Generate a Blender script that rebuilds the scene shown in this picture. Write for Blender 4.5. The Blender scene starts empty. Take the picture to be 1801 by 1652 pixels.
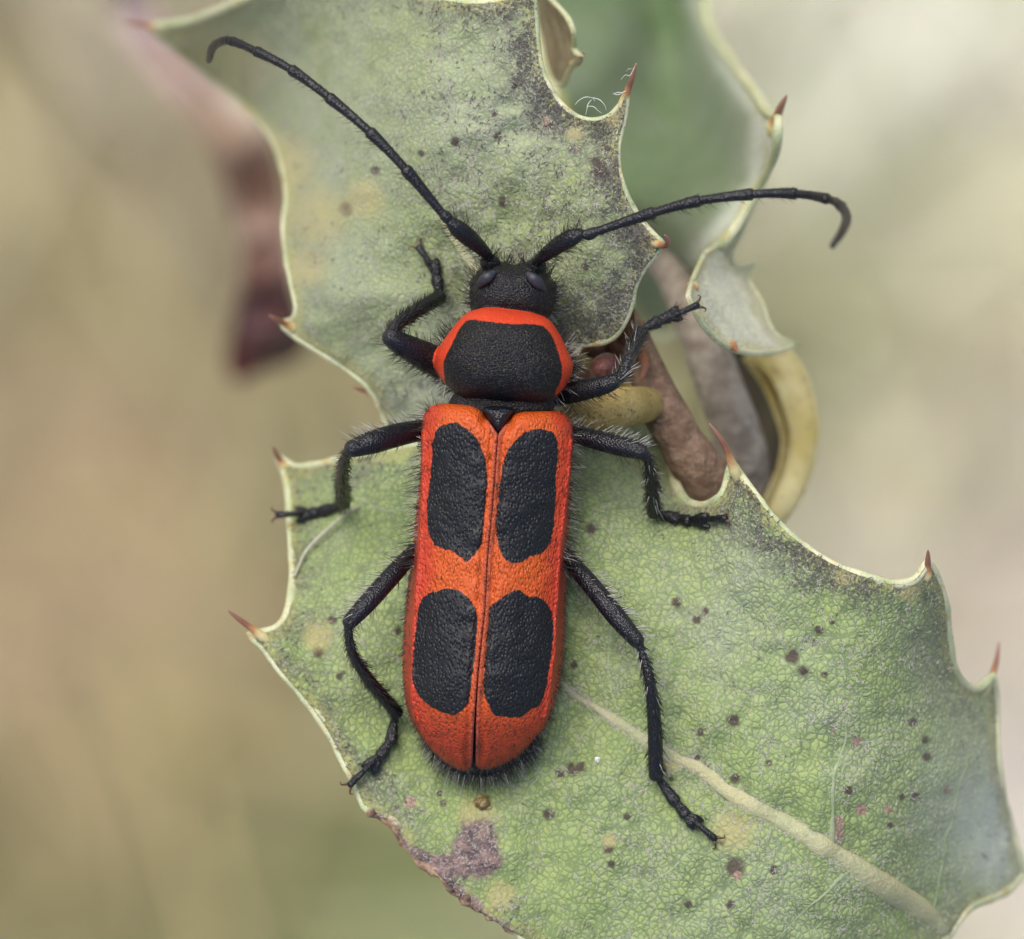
# A red longhorn beetle on spiny oak leaves, macro photograph.  1 unit = 1 cm.
import bpy, math, random
import numpy as np
from mathutils import Vector, Matrix
from mathutils.geometry import delaunay_2d_cdt

rng = np.random.default_rng(7)
random.seed(7)
R = math.radians

# ------------------------------------------------------------------ camera, sky, sun, exposure
D = 16.0                    # camera height above the plane z = 0 (cm)
S = 750.0                   # photo pixels per cm on that plane
CX, CY = 900.5, 826.0
sc = bpy.context.scene
sc.unit_settings.system = 'METRIC'
sc.unit_settings.scale_length = 0.01
cam = bpy.data.cameras.new('camera')
camo = bpy.data.objects.new('camera', cam)
sc.collection.objects.link(camo)
camo.location = (0, 0, D)
cam.sensor_width = 36.0
cam.lens = 36.0 * D / (1801.0 / S)
cam.clip_start = 0.5
cam.clip_end = 60000.0
cam.dof.use_dof = True
cam.dof.focus_distance = D + 0.12
cam.dof.aperture_fstop = cam.lens * 1e-3 / 0.33
sc.camera = camo

SUN_EL, SUN_AZ = R(58), R(-25)        # azimuth measured from +Y towards +X
world = bpy.data.worlds.new('World')
sc.world = world
world.use_nodes = True
wn = world.node_tree
sky = wn.nodes.new('ShaderNodeTexSky')
sky.sky_type = 'NISHITA'
sky.sun_disc = False
sky.sun_elevation = SUN_EL
sky.sun_rotation = SUN_AZ
sky.air_density = 1.0
sky.dust_density = 4.0
bg = wn.nodes['Background']
bg.inputs['Strength'].default_value = 0.13
wn.links.new(sky.outputs[0], bg.inputs[0])
sl = bpy.data.lights.new('sun', 'SUN')
sl.energy = 1.5
sl.angle = R(35)
sl.color = (1.0, 0.95, 0.87)
so = bpy.data.objects.new('sun', sl)
sc.collection.objects.link(so)
so.location = (-5, 10, 20)
sdir = Vector((math.sin(SUN_AZ) * math.cos(SUN_EL), math.cos(SUN_AZ) * math.cos(SUN_EL), math.sin(SUN_EL)))
so.rotation_euler = sdir.to_track_quat('Z', 'Y').to_euler()
sc.view_settings.view_transform = 'Standard'
sc.view_settings.look = 'None'
sc.view_settings.gamma = 1.0
sc.view_settings.exposure = 0.55
sc.render.engine = 'CYCLES'
sc.cycles.use_denoising = True
sc.cycles.denoiser = 'OPENIMAGEDENOISE'
sc.cycles.denoising_input_passes = 'RGB_ALBEDO_NORMAL'
sc.cycles.denoising_prefilter = 'ACCURATE'
sc.cycles.use_adaptive_sampling = True
sc.cycles.adaptive_threshold = 0.012
sc.cycles.adaptive_min_samples = 48
sc.cycles.max_bounces = 5
sc.cycles.diffuse_bounces = 3
sc.cycles.glossy_bounces = 2
sc.cycles.caustics_reflective = False
sc.cycles.caustics_refractive = False

COL = sc.collection

# ------------------------------------------------------------------ coordinates
def P(px, py, z):
    """photo pixel + height -> world (numpy)"""
    px = np.asarray(px, float); py = np.asarray(py, float); z = np.asarray(z, float)
    k = (D - z) / D
    return np.stack([(px - CX) / S * k, -(py - CY) / S * k, z * np.ones_like(px)], -1)

def to_px(co):
    k = D / (D - co[:, 2])
    return np.stack([CX + S * co[:, 0] * k, CY - S * co[:, 1] * k], -1)

def tps(ctrl):
    """thin plate height field through (px, py, z) control points"""
    c = np.array(ctrl, float)
    xy = c[:, :2] / 500.0
    n = len(c)
    def U(r2):
        return 0.5 * r2 * np.log(r2 + 1e-9)
    d2 = ((xy[:, None] - xy[None]) ** 2).sum(-1)
    A = np.zeros((n + 3, n + 3))
    A[:n, :n] = U(d2) + np.eye(n) * 0.02
    A[:n, n] = 1; A[:n, n + 1:] = xy
    A[n, :n] = 1; A[n + 1:, :n] = xy.T
    w = np.linalg.solve(A, np.r_[c[:, 2], 0, 0, 0])
    def f(px, py):
        q = np.stack([np.asarray(px, float), np.asarray(py, float)], -1) / 500.0
        d = ((q[..., None, :] - xy) ** 2).sum(-1)
        return U(d) @ w[:n] + w[n] + q @ w[n + 1:]
    return f

def vnoise(x, y, seed=0):
    """smooth 2-D value noise in [-1, 1]"""
    r = np.random.default_rng(seed).random((64, 64)) * 2 - 1
    xi = np.floor(x).astype(int); yi = np.floor(y).astype(int)
    fx = x - xi; fy = y - yi
    fx = fx * fx * (3 - 2 * fx); fy = fy * fy * (3 - 2 * fy)
    g = lambda a, b: r[a % 64, b % 64]
    return (g(xi, yi) * (1 - fx) + g(xi + 1, yi) * fx) * (1 - fy) + (g(xi, yi + 1) * (1 - fx) + g(xi + 1, yi + 1) * fx) * fy

def crom(pts, step=6.0, closed=False):
    """Catmull-Rom resample of a polyline of any dimension (step in its first two axes' units)"""
    p = np.array(pts, float)
    n = len(p)
    if n == 2 and not closed:
        m = max(2, int(np.linalg.norm(p[1] - p[0]) / step) + 1)
        t = np.linspace(0, 1, m)[:, None]
        return p[0] * (1 - t) + p[1] * t
    out = []
    rngi = range(n if closed else n - 1)
    for i in rngi:
        p1, p2 = p[i], p[(i + 1) % n]
        p0 = p[i - 1] if (closed or i > 0) else 2 * p1 - p2
        p3 = p[(i + 2) % n] if (closed or i + 2 < n) else 2 * p2 - p1
        m = max(1, int(np.linalg.norm((p2 - p1)[:2]) / step))
        t = (np.arange(m) / m)[:, None]
        out.append(0.5 * (2 * p1 + (p2 - p0) * t + (2 * p0 - 5 * p1 + 4 * p2 - p3) * t ** 2 + (3 * p1 - p0 - 3 * p2 + p3) * t ** 3))
    if not closed:
        out.append(p[-1:])
    return np.concatenate(out)

def outline(segs, step=6.0):
    """closed outline from smooth segments; neighbouring segments share a corner"""
    out = []
    for s in segs:
        out.append(crom(s, step)[:-1] if len(s) > 1 else np.array(s, float))
    return np.concatenate(out)

def dist_poly(q, poly, closed=True):
    """unsigned distance of points to a polyline"""
    a = poly; b = np.roll(poly, -1, 0)
    if not closed:
        a, b = poly[:-1], poly[1:]
    best = np.full(len(q), 1e9)
    for i0 in range(0, len(q), 20000):
        qq = q[i0:i0 + 20000]
        bb = best[i0:i0 + 20000]
        for s, e in zip(a, b):
            d = e - s
            L = d @ d + 1e-12
            t = np.clip(((qq - s) @ d) / L, 0, 1)
            v = qq - s - t[:, None] * d
            np.minimum(bb, (v * v).sum(1), out=bb)
    return np.sqrt(best)

def inside(q, poly):
    a = poly; b = np.roll(poly, -1, 0)
    c = np.zeros(len(q), bool)
    for (x1, y1), (x2, y2) in zip(a, b):
        if y1 == y2:
            continue
        m = ((y1 > q[:, 1]) != (y2 > q[:, 1])) & (q[:, 0] < (x2 - x1) * (q[:, 1] - y1) / (y2 - y1) + x1)
        c ^= m
    return c

def sdist(q, poly):
    """signed distance, positive inside"""
    d = dist_poly(q, poly)
    return np.where(inside(q, poly), d, -d)

# ------------------------------------------------------------------ meshes
class MB:
    def __init__(self):
        self.v = []; self.f = []; self.n = 0; self.at = {}
    def add(self, v, f, **at):
        v = np.asarray(v, float)
        self.v.append(v)
        self.f += [tuple(int(i) + self.n for i in q) for q in f]
        for k in set(list(at) + list(self.at)):
            lst = self.at.setdefault(k, [np.zeros(self.n)] if self.n else [])
            a = at.get(k, 0.0)
            lst.append(np.broadcast_to(np.asarray(a, float), (len(v),)).copy())
        self.n += len(v)
    def mesh(self, name):
        me = bpy.data.meshes.new(name)
        me.from_pydata(np.concatenate(self.v).tolist(), [], self.f)
        for k, l in self.at.items():
            setattr_float(me, k, np.concatenate(l))
        me.polygons.foreach_set('use_smooth', np.ones(len(me.polygons), bool))
        me.update()
        return me

def setattr_float(me, name, arr):
    a = me.attributes.get(name) or me.attributes.new(name, 'FLOAT', 'POINT')
    a.data.foreach_set('value', np.asarray(arr, np.float32))

def setattr_col(me, name, arr):
    a = me.attributes.get(name) or me.attributes.new(name, 'FLOAT_COLOR', 'POINT')
    c = np.ones((len(arr), 4), np.float32); c[:, :3] = arr
    a.data.foreach_set('color', c.ravel())

def obj(name, mesh, mat=None, parent=None, kind=None, label=None, category=None, group=None):
    o = bpy.data.objects.new(name, mesh)
    COL.objects.link(o)
    if mat is not None and mesh is not None:
        mesh.materials.append(mat)
    if parent is not None:
        o.parent = parent
        o.matrix_parent_inverse = Matrix.Translation(-Vector(world_loc(parent)))
    for k, v in (('kind', kind), ('label', label), ('category', category), ('group', group)):
        if v:
            o[k] = v
    return o

def world_loc(o):
    # empties here are only translated
    l = Vector(o.location)
    if o.parent is not None:
        l = l + Vector(world_loc(o.parent)) + o.matrix_parent_inverse.to_translation()
    return l

def empty(name, loc, parent=None, **k):
    o = obj(name, None, None, parent, **k)
    o.location = loc
    o.empty_display_size = 0.05
    return o

def tube_data(pts, rad, sides=12, flat=1.0, cap=True, up=(0, 0, 1)):
    """swept tube; rad scalar or per point; flat scales the height of the section"""
    p = np.asarray(pts, float)
    n = len(p)
    r = np.broadcast_to(np.asarray(rad, float), (n,)).astype(float)
    t = np.gradient(p, axis=0)
    t /= np.linalg.norm(t, axis=1)[:, None] + 1e-12
    if cap:      # rounded ends
        q, rr, tt = [], [], []
        for s in (1.0, 0.85, 0.5):
            q.append(p[0] - t[0] * r[0] * 0.8 * s); rr.append(r[0] * math.sqrt(max(0.02, 1 - s * s))); tt.append(t[0])
        q2, r2, t2 = [], [], []
        for s in (0.5, 0.85, 1.0):
            q2.append(p[-1] + t[-1] * r[-1] * 0.8 * s); r2.append(r[-1] * math.sqrt(max(0.02, 1 - s * s))); t2.append(t[-1])
        p = np.concatenate([q, p, q2]); r = np.concatenate([rr, r, r2]); t = np.concatenate([tt, t, t2])
        n = len(p)
    upv = np.array(up, float)
    side = np.cross(t, upv)
    nl = np.linalg.norm(side, axis=1)
    bad = nl < 0.05
    if bad.any():
        side[bad] = np.cross(t[bad], np.array([0.3, 1, 0.1]))
    side /= np.linalg.norm(side, axis=1)[:, None]
    for i in range(1, n):                      # keep the frame from flipping
        if side[i] @ side[i - 1] < 0:
            side[i] *= -1
    nor = np.cross(side, t)
    a = np.linspace(0, 2 * np.pi, sides, endpoint=False)
    ring = np.cos(a)[None, :, None] * side[:, None] + flat * np.sin(a)[None, :, None] * nor[:, None]
    v = p[:, None] + ring * r[:, None, None]
    v = v.reshape(-1, 3)
    f = []
    for i in range(n - 1):
        for j in range(sides):
            k = (j + 1) % sides
            f.append((i * sides + j, i * sides + k, (i + 1) * sides + k, (i + 1) * sides + j))
    f.append(tuple(range(sides))[::-1])
    f.append(tuple((n - 1) * sides + j for j in range(sides)))
    tt = np.repeat(np.linspace(0, 1, n), sides)
    return v, f, tt

def px_path(pts, step=5.0):
    """(px, py, z, r_px) control points -> smooth world points and radii"""
    q = crom(pts, step)
    return P(q[:, 0], q[:, 1], q[:, 2]), q[:, 3] / S * (D - q[:, 2]) / D

def sheet(poly, zf, spacing, thick, jitter=0.25, attrs=None, extra=None):
    """solid sheet over an outline in photo pixels, height from zf"""
    lo, hi = poly.min(0), poly.max(0)
    xs = np.arange(lo[0], hi[0], spacing); ys = np.arange(lo[1], hi[1], spacing * 0.87)
    gx, gy = np.meshgrid(xs, ys)
    gx = gx + (np.arange(len(ys)) % 2)[:, None] * spacing * 0.5
    g = np.stack([gx.ravel(), gy.ravel()], -1)
    g += rng.uniform(-jitter, jitter, g.shape) * spacing
    sd = sdist(g, poly)
    g = g[sd > spacing * 0.6]
    pts = np.concatenate([poly, g])
    nb = len(poly)
    ve, _, fa, ov, _, _ = delaunay_2d_cdt([Vector(p) for p in pts], [(i, (i + 1) % nb) for i in range(nb)], [], 1, 1e-5)
    ve = np.array([(v.x, v.y) for v in ve])
    tri = np.array([f for f in fa])
    z = zf(ve[:, 0], ve[:, 1])
    top = P(ve[:, 0], ve[:, 1], z)
    bot = top.copy(); bot[:, 2] -= thick
    n = len(ve)
    # orientation: counter-clockwise seen from above
    a, b, c = top[tri[:, 0]], top[tri[:, 1]], top[tri[:, 2]]
    fl = ((b - a)[:, 0] * (c - a)[:, 1] - (b - a)[:, 1] * (c - a)[:, 0]) < 0
    tri[fl] = tri[fl][:, ::-1]
    e = np.concatenate([tri[:, [0, 1]], tri[:, [1, 2]], tri[:, [2, 0]]])
    key = {}
    for i, j in e.tolist():
        key[(i, j)] = 1
    bd = [(i, j) for (i, j) in key if (j, i) not in key]
    faces = tri.tolist() + (tri[:, ::-1] + n).tolist() + [(j, i, i + n, j + n) for i, j in bd]
    me = bpy.data.meshes.new('sheet')
    me.from_pydata(np.concatenate([top, bot]).tolist(), [], faces)
    sm = np.ones(len(me.polygons), bool)
    me.polygons.foreach_set('use_smooth', sm)
    if attrs:
        for k, v in attrs(ve).items():
            setattr_float(me, k, np.r_[v, v])
    me.update()
    return me, ve

def dome(poly, zc, ztop, zbot, rings=14, p=2.6, q=0.5, centre=None):
    """closed lens over an outline (pixels): margin height zc, summit ztop, belly zbot"""
    poly = np.asarray(poly, float)
    c = poly.mean(0) if centre is None else np.array(centre, float)
    zc = np.broadcast_to(np.asarray(zc, float), (len(poly),))
    rs = np.sin(np.linspace(0, np.pi / 2, rings + 1))[1:]
    n = len(poly)
    V, F = [], []
    def half(zt, sign):
        base = sum(len(x) for x in V)
        V.append(P([c[0]], [c[1]], [zt]))
        for r in rs:
            xy = c + (poly - c) * r
            h = (1 - r ** p) ** q
            V.append(P(xy[:, 0], xy[:, 1], zc + (zt - zc) * h))
        for j in range(n):
            k = (j + 1) % n
            t = (base, base + 1 + j, base + 1 + k)
            F.append(t if sign > 0 else t[::-1])
            for i in range(len(rs) - 1):
                a = base + 1 + i * n
                t = (a + j, a + n + j, a + n + k, a + k)
                F.append(t if sign > 0 else t[::-1])
    half(ztop, 1); half(zbot, -1)
    return np.concatenate(V), F

def ellipsoid(c, rx, ry, rz, rot=0.0, nu=14, nv=9):
    V = [(0, 0, 1)]
    for i in range(1, nv):
        th = math.pi * i / nv
        for j in range(nu):
            ph = 2 * math.pi * j / nu
            V.append((math.sin(th) * math.cos(ph), math.sin(th) * math.sin(ph), math.cos(th)))
    V.append((0, 0, -1))
    V = np.array(V) * (rx, ry, rz)
    cr, sr = math.cos(rot), math.sin(rot)
    V = V @ np.array([[cr, sr, 0], [-sr, cr, 0], [0, 0, 1]]) + np.asarray(c)
    F = [(0, 1 + j, 1 + (j + 1) % nu) for j in range(nu)]
    for i in range(nv - 2):
        a = 1 + i * nu
        F += [(a + j, a + nu + j, a + nu + (j + 1) % nu, a + (j + 1) % nu) for j in range(nu)]
    a = 1 + (nv - 2) * nu
    F += [(a + j, len(V) - 1, a + (j + 1) % nu) for j in range(nu)]
    return V, F

def hair(mb, p, d, L, bend, r, segs=3):
    """one tapering bristle; bend is a vector added towards the tip"""
    p = np.asarray(p, float); d = np.asarray(d, float); bend = np.asarray(bend, float)
    t = np.linspace(0, 1, segs + 1)[:, None]
    c = p + d * L * t + bend * L * t * t
    s = np.cross(d, (0.2, 0.31, 0.93)); s /= np.linalg.norm(s) + 1e-9
    u = np.cross(d, s)
    V = []
    for i in range(segs):
        rr = r * (1 - 0.75 * i / segs)
        for a in (0, 2.094, 4.189):
            V.append(c[i] + rr * (math.cos(a) * s + math.sin(a) * u))
    V.append(c[-1])
    F = []
    for i in range(segs - 1):
        for j in range(3):
            k = (j + 1) % 3
            F.append((i * 3 + j, i * 3 + k, i * 3 + 3 + k, i * 3 + 3 + j))
    a = (segs - 1) * 3
    F += [(a + j, a + (j + 1) % 3, a + 3) for j in range(3)]
    mb.add(V, F)

# ------------------------------------------------------------------ materials
class Mat:
    def __init__(self, name):
        self.m = bpy.data.materials.new(name)
        self.m.use_nodes = True
        self.t = self.m.node_tree
        self.b = self.t.nodes['Principled BSDF']
    def node(self, typ, **k):
        n = self.t.nodes.new(typ)
        for a, v in k.items():
            setattr(n, a, v)
        return n
    def link(self, a, b):
        self.t.links.new(a, b)
    def val(self, x, sock):
        if isinstance(x, bpy.types.NodeSocket):
            self.link(x, sock)
        else:
            if isinstance(x, (tuple, list)) and len(x) == 3 and sock.type == 'RGBA':
                x = tuple(x) + (1.0,)
            sock.default_value = x
    def coord(self):
        return self.node('ShaderNodeTexCoord').outputs['Object']
    def attr(self, name, out='Fac'):
        return self.node('ShaderNodeAttribute', attribute_name=name).outputs[out]
    def math(self, op, a, b=0.0, clamp=False):
        n = self.node('ShaderNodeMath', operation=op, use_clamp=clamp)
        self.val(a, n.inputs[0]); self.val(b, n.inputs[1])
        return n.outputs[0]
    def vmath(self, op, a, b):
        n = self.node('ShaderNodeVectorMath', operation=op)
        self.val(a, n.inputs[0])
        if op == 'SCALE':
            self.val(b, n.inputs['Scale'])
        else:
            self.val(b, n.inputs[1])
        return n.outputs[0]
    def noise(self, scale, detail=3.0, rough=0.55, vec=None, out=0):
        n = self.node('ShaderNodeTexNoise')
        n.inputs['Scale'].default_value = scale
        n.inputs['Detail'].default_value = detail
        n.inputs['Roughness'].default_value = rough
        self.link(vec if vec is not None else self.coord(), n.inputs['Vector'])
        return n.outputs[out]
    def voronoi(self, scale, feature='F1', vec=None, out='Distance', rand=1.0):
        n = self.node('ShaderNodeTexVoronoi', feature=feature)
        n.inputs['Scale'].default_value = scale
        n.inputs['Randomness'].default_value = rand
        self.link(vec if vec is not None else self.coord(), n.inputs['Vector'])
        return n.outputs[out]
    def step(self, x, lo, hi, a=0.0, b=1.0, smooth=True):
        n = self.node('ShaderNodeMapRange', interpolation_type='SMOOTHSTEP' if smooth else 'LINEAR')
        self.val(x, n.inputs[0])
        for i, v in zip((1, 2, 3, 4), (lo, hi, a, b)):
            self.val(v, n.inputs[i])
        return n.outputs[0]
    def mix(self, f, a, b, blend='MIX'):
        n = self.node('ShaderNodeMix', data_type='RGBA', blend_type=blend)
        self.val(f, n.inputs[0]); self.val(a, n.inputs[6]); self.val(b, n.inputs[7])
        return n.outputs[2]
    def ramp(self, x, stops):
        n = self.node('ShaderNodeValToRGB')
        self.val(x, n.inputs[0])
        e = n.color_ramp.elements
        while len(e) < len(stops):
            e.new(0.5)
        for el, (pos, c) in zip(e, stops):
            el.position = pos; el.color = tuple(c) + (1.0,)
        return n.outputs[0]
    def bump(self, h, dist, strength=1.0, normal=None):
        n = self.node('ShaderNodeBump')
        n.inputs['Strength'].default_value = strength
        n.inputs['Distance'].default_value = dist
        self.link(h, n.inputs['Height'])
        if normal is not None:
            self.link(normal, n.inputs['Normal'])
        return n.outputs[0]
    def done(self, col, rough=0.5, normal=None, spec=0.5, **k):
        self.val(col, self.b.inputs['Base Color'])
        self.val(rough, self.b.inputs['Roughness'])
        self.val(spec, self.b.inputs['Specular IOR Level'])
        if normal is not None:
            self.link(normal, self.b.inputs['Normal'])
        for kk, v in k.items():
            self.val(v, self.b.inputs[kk.replace('_', ' ')])
        return self.m

def mat_leaf(name, green, vein, hairy, line=0.75, relief=1.0, fine=52.0):
    """leaf underside: areoles between fine veins, grey felt, dark speckle near the margin, spots"""
    M = Mat(name)
    co = M.coord()
    warp = M.vmath('SCALE', M.noise(30, 2, vec=co, out=1), 0.012)
    cw = M.vmath('ADD', co, warp)
    v1 = M.voronoi(fine, 'DISTANCE_TO_EDGE', cw)
    v2 = M.voronoi(fine * 0.27, 'DISTANCE_TO_EDGE', cw)
    n_big = M.noise(2.2, 2, vec=co)
    n_mid = M.noise(14, 3, 0.6, vec=co)
    n_fin = M.noise(150, 2, 0.75, vec=co)
    cell = M.voronoi(fine, 'F1', cw, out='Color')
    cv = M.node('ShaderNodeSeparateColor'); M.link(cell, cv.inputs[0])
    g = M.mix(M.step(n_mid, 0.3, 0.7), green, tuple(c * k for c, k in zip(green, (1.22, 1.14, 1.15))))
    g = M.mix(M.math('MULTIPLY', cv.outputs[0], 0.5), g, tuple(min(1, c * k) for c, k in zip(green, (1.55, 1.40, 1.1))))
    wob = M.math('MULTIPLY', M.noise(45, 1, vec=co), 0.20)
    l1 = M.math('SUBTRACT', 1.0, M.step(v1, 0.0, M.math('ADD', 0.06, wob)))
    l2 = M.math('SUBTRACT', 1.0, M.step(v2, 0.0, 0.06))
    ln = M.math('MAXIMUM', l1, l2)
    zone = M.step(n_big, 0.25, 0.62, 0.6, 1.0)
    g = M.mix(M.math('MULTIPLY', M.math('MULTIPLY', ln, zone), line), g, vein)
    # pale felt of tiny hairs
    fm = M.noise(9, 3, 0.7, vec=co)
    fa = M.attr('felt')
    felt = M.math('MULTIPLY', M.step(n_fin, 0.48, 0.70), M.step(M.math('ADD', fm, M.math('MULTIPLY', fa, 0.3)), 0.40, 0.72))
    g = M.mix(M.math('MULTIPLY', felt, hairy), g, (0.46, 0.47, 0.40))
    haze = M.step(M.math('ADD', n_big, M.math('MULTIPLY', fa, 0.5)), 0.35, 0.85, 0.0, hairy * 0.55)
    g = M.mix(haze, g, M.mix(fa, (0.40, 0.44, 0.34), (0.58, 0.63, 0.54)))
    g = M.mix(M.math('MULTIPLY', M.step(M.math('ADD', M.attr('felt'), M.math('MULTIPLY', M.math('SUBTRACT', fm, 0.5), 0.5)), 0.35, 1.0), 0.75), g, (0.60, 0.66, 0.57))
    # yellow band and dark speckle along the margin
    ed = M.attr('edge')
    edn = M.math('ADD', ed, M.math('MULTIPLY', M.math('SUBTRACT', n_mid, 0.5), 50.0))
    g = M.mix(M.step(edn, 8.0, 22.0, 0.5, 0.0), g, (0.38, 0.36, 0.12))
    near = M.step(edn, 12.0, 110.0, 1.0, 0.12)
    sp = M.math('MULTIPLY', M.step(n_fin, 0.36, 0.56), M.step(M.math('ADD', fm, M.math('MULTIPLY', near, 0.12)), 0.48, 0.62))
    spk = M.math('MULTIPLY', M.attr('speck'), M.math('MULTIPLY', sp, near), clamp=True)
    g = M.mix(M.math('MULTIPLY', spk, 0.9), g, (0.060, 0.052, 0.050))
    # spots, pinkish scars, dead blotch
    jag = M.math('MULTIPLY', M.math('SUBTRACT', M.noise(75, 3, 0.65, vec=co), 0.5), 0.8)
    s = M.step(M.math('ADD', M.attr('spot'), jag), 0.22, 0.75)
    g = M.mix(M.math('MULTIPLY', s, 0.92), g, M.mix(M.noise(120, 2, vec=co), (0.022, 0.016, 0.016), (0.085, 0.055, 0.042)))
    s = M.step(M.math('ADD', M.attr('scar'), M.math('MULTIPLY', jag, 0.5)), 0.3, 0.5)
    g = M.mix(M.math('MULTIPLY', s, 0.85), g, M.mix(M.step(n_fin, 0.4, 0.6), (0.22, 0.13, 0.095), (0.40, 0.27, 0.21)))
    s = M.step(M.math('ADD', M.attr('yellow'), jag), 0.2, 0.9)
    g = M.mix(M.math('MULTIPLY', s, 0.6), g, (0.42, 0.36, 0.16))
    s = M.step(M.math('ADD', M.attr('dead'), M.math('MULTIPLY', M.math('ADD', jag, M.math('SUBTRACT', n_mid, 0.5)), 1.1)), 0.3, 0.7)
    dead = M.mix(M.step(M.noise(26, 4, 0.7, vec=co), 0.35, 0.65), (0.06, 0.042, 0.05), (0.24, 0.16, 0.14))
    dead = M.mix(M.math('MULTIPLY', M.step(n_fin, 0.52, 0.7), 0.6), dead, (0.48, 0.42, 0.38))
    g = M.mix(s, g, dead)
    h = M.math('ADD', M.math('MULTIPLY', M.step(v1, 0.0, 0.32), 0.55), M.math('MULTIPLY', M.step(v2, 0.0, 0.15), 0.15))
    h = M.math('ADD', h, M.math('MULTIPLY', n_fin, 0.5))
    h = M.math('ADD', h, M.math('MULTIPLY', M.noise(320, 1, 0.8, vec=co), 0.3))
    return M.done(g, 0.62, M.bump(h, 0.0042 * relief, 0.8), 0.28, Sheen_Weight=0.12, Sheen_Roughness=0.6)

def mat_margin():
    M = Mat('leaf_margin')
    co = M.coord()
    c = M.mix(M.step(M.noise(9, 3, vec=co), 0.35, 0.65), (0.40, 0.46, 0.26), (0.56, 0.56, 0.36))
    c = M.mix(M.step(M.noise(24, 3, vec=co), 0.55, 0.72), c, (0.50, 0.38, 0.13))
    c = M.mix(M.math('MULTIPLY', M.step(M.noise(160, 2, 0.7, vec=co), 0.56, 0.7), 0.6), c, (0.70, 0.72, 0.64))
    c = M.mix(M.math('MULTIPLY', M.step(M.noise(130, 2, 0.7, vec=M.vmath('ADD', co, (3.1, 1.7, 0.4))), 0.62, 0.68), 0.7), c, (0.07, 0.06, 0.05))
    d = M.math('ADD', M.attr('dead'), M.math('MULTIPLY', M.math('SUBTRACT', M.noise(30, 4, vec=co), 0.5), 0.5))
    c = M.mix(M.step(d, 0.35, 0.6), c, M.mix(M.step(M.noise(26, 4, 0.7, vec=co), 0.35, 0.65), (0.06, 0.034, 0.028), (0.40, 0.26, 0.16)))
    return M.done(c, 0.5, M.bump(M.noise(110, 3, vec=co), 0.003, 0.7), 0.35, Subsurface_Weight=0.0)

def mat_spine():
    M = Mat('leaf_spine')
    co = M.coord()
    t = M.math('ADD', M.attr('t'), M.math('MULTIPLY', M.math('SUBTRACT', M.noise(40, 3, vec=co), 0.5), 0.18))
    c = M.ramp(t, [(0.0, (0.42, 0.46, 0.25)), (0.28, (0.58, 0.50, 0.25)), (0.42, (0.40, 0.21, 0.085)), (0.55, (0.22, 0.090, 0.058)), (0.85, (0.31, 0.155, 0.11)), (1.0, (0.46, 0.33, 0.26))])
    return M.done(c, 0.42, M.bump(M.noise(120, 3, vec=co), 0.0025, 0.6), 0.4)

def mat_simple(name, a, b, scale, rough=0.6, bump=0.003, bscale=90, spec=0.4, speck=None, **k):
    M = Mat(name)
    co = M.coord()
    c = M.mix(M.step(M.noise(scale, 4, 0.6, vec=co), 0.33, 0.67), a, b)
    if speck:
        c = M.mix(M.math('MULTIPLY', M.step(M.noise(speck[1], 3, 0.7, vec=co), 0.55, 0.68), speck[2]), c, speck[0])
    return M.done(c, rough, M.bump(M.noise(bscale, 4, 0.65, vec=co), bump, 0.9), spec, **k)

def mat_black(name='black_cuticle', ring=False, gran=210.0, depth=0.0026, rough=0.40):
    M = Mat(name)
    co = M.coord()
    n = M.noise(60, 3, vec=co)
    c = M.mix(n, (0.0028, 0.0033, 0.0055), (0.0075, 0.0090, 0.0140))
    dust = M.step(M.noise(330, 1, 0.6, vec=co), 0.60, 0.68)
    v = M.voronoi(gran, 'F1', co)
    h = M.math('ADD', M.math('MULTIPLY', v, -1.0), M.math('MULTIPLY', M.noise(300, 2, vec=co), 0.4))
    nor = M.bump(h, depth, 0.8)
    if ring:
        r = M.math('ADD', M.attr('ring'), M.math('MULTIPLY', M.math('SUBTRACT', M.noise(90, 3, 0.6, vec=co), 0.5), 5.0))
        m = M.step(r, -1.0, 1.2)
        m = M.math('MULTIPLY', m, M.step(M.attr('ringok'), 0.4, 0.6))
        red = M.mix(n, (0.52, 0.036, 0.015), (0.60, 0.068, 0.02))
        dusty = M.math('MULTIPLY', M.math('MULTIPLY', dust, M.attr('dust')), 0.42)
        c = M.mix(dusty, c, (0.19, 0.155, 0.08))
        c = M.mix(m, c, red)
        return M.done(c, M.math('ADD', 0.27, M.math('MULTIPLY', M.attr('dust'), 0.22)), nor, M.math('SUBTRACT', 0.46, M.math('MULTIPLY', M.attr('dust'), 0.24)))
    return M.done(c, rough, nor, 0.42)

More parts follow.
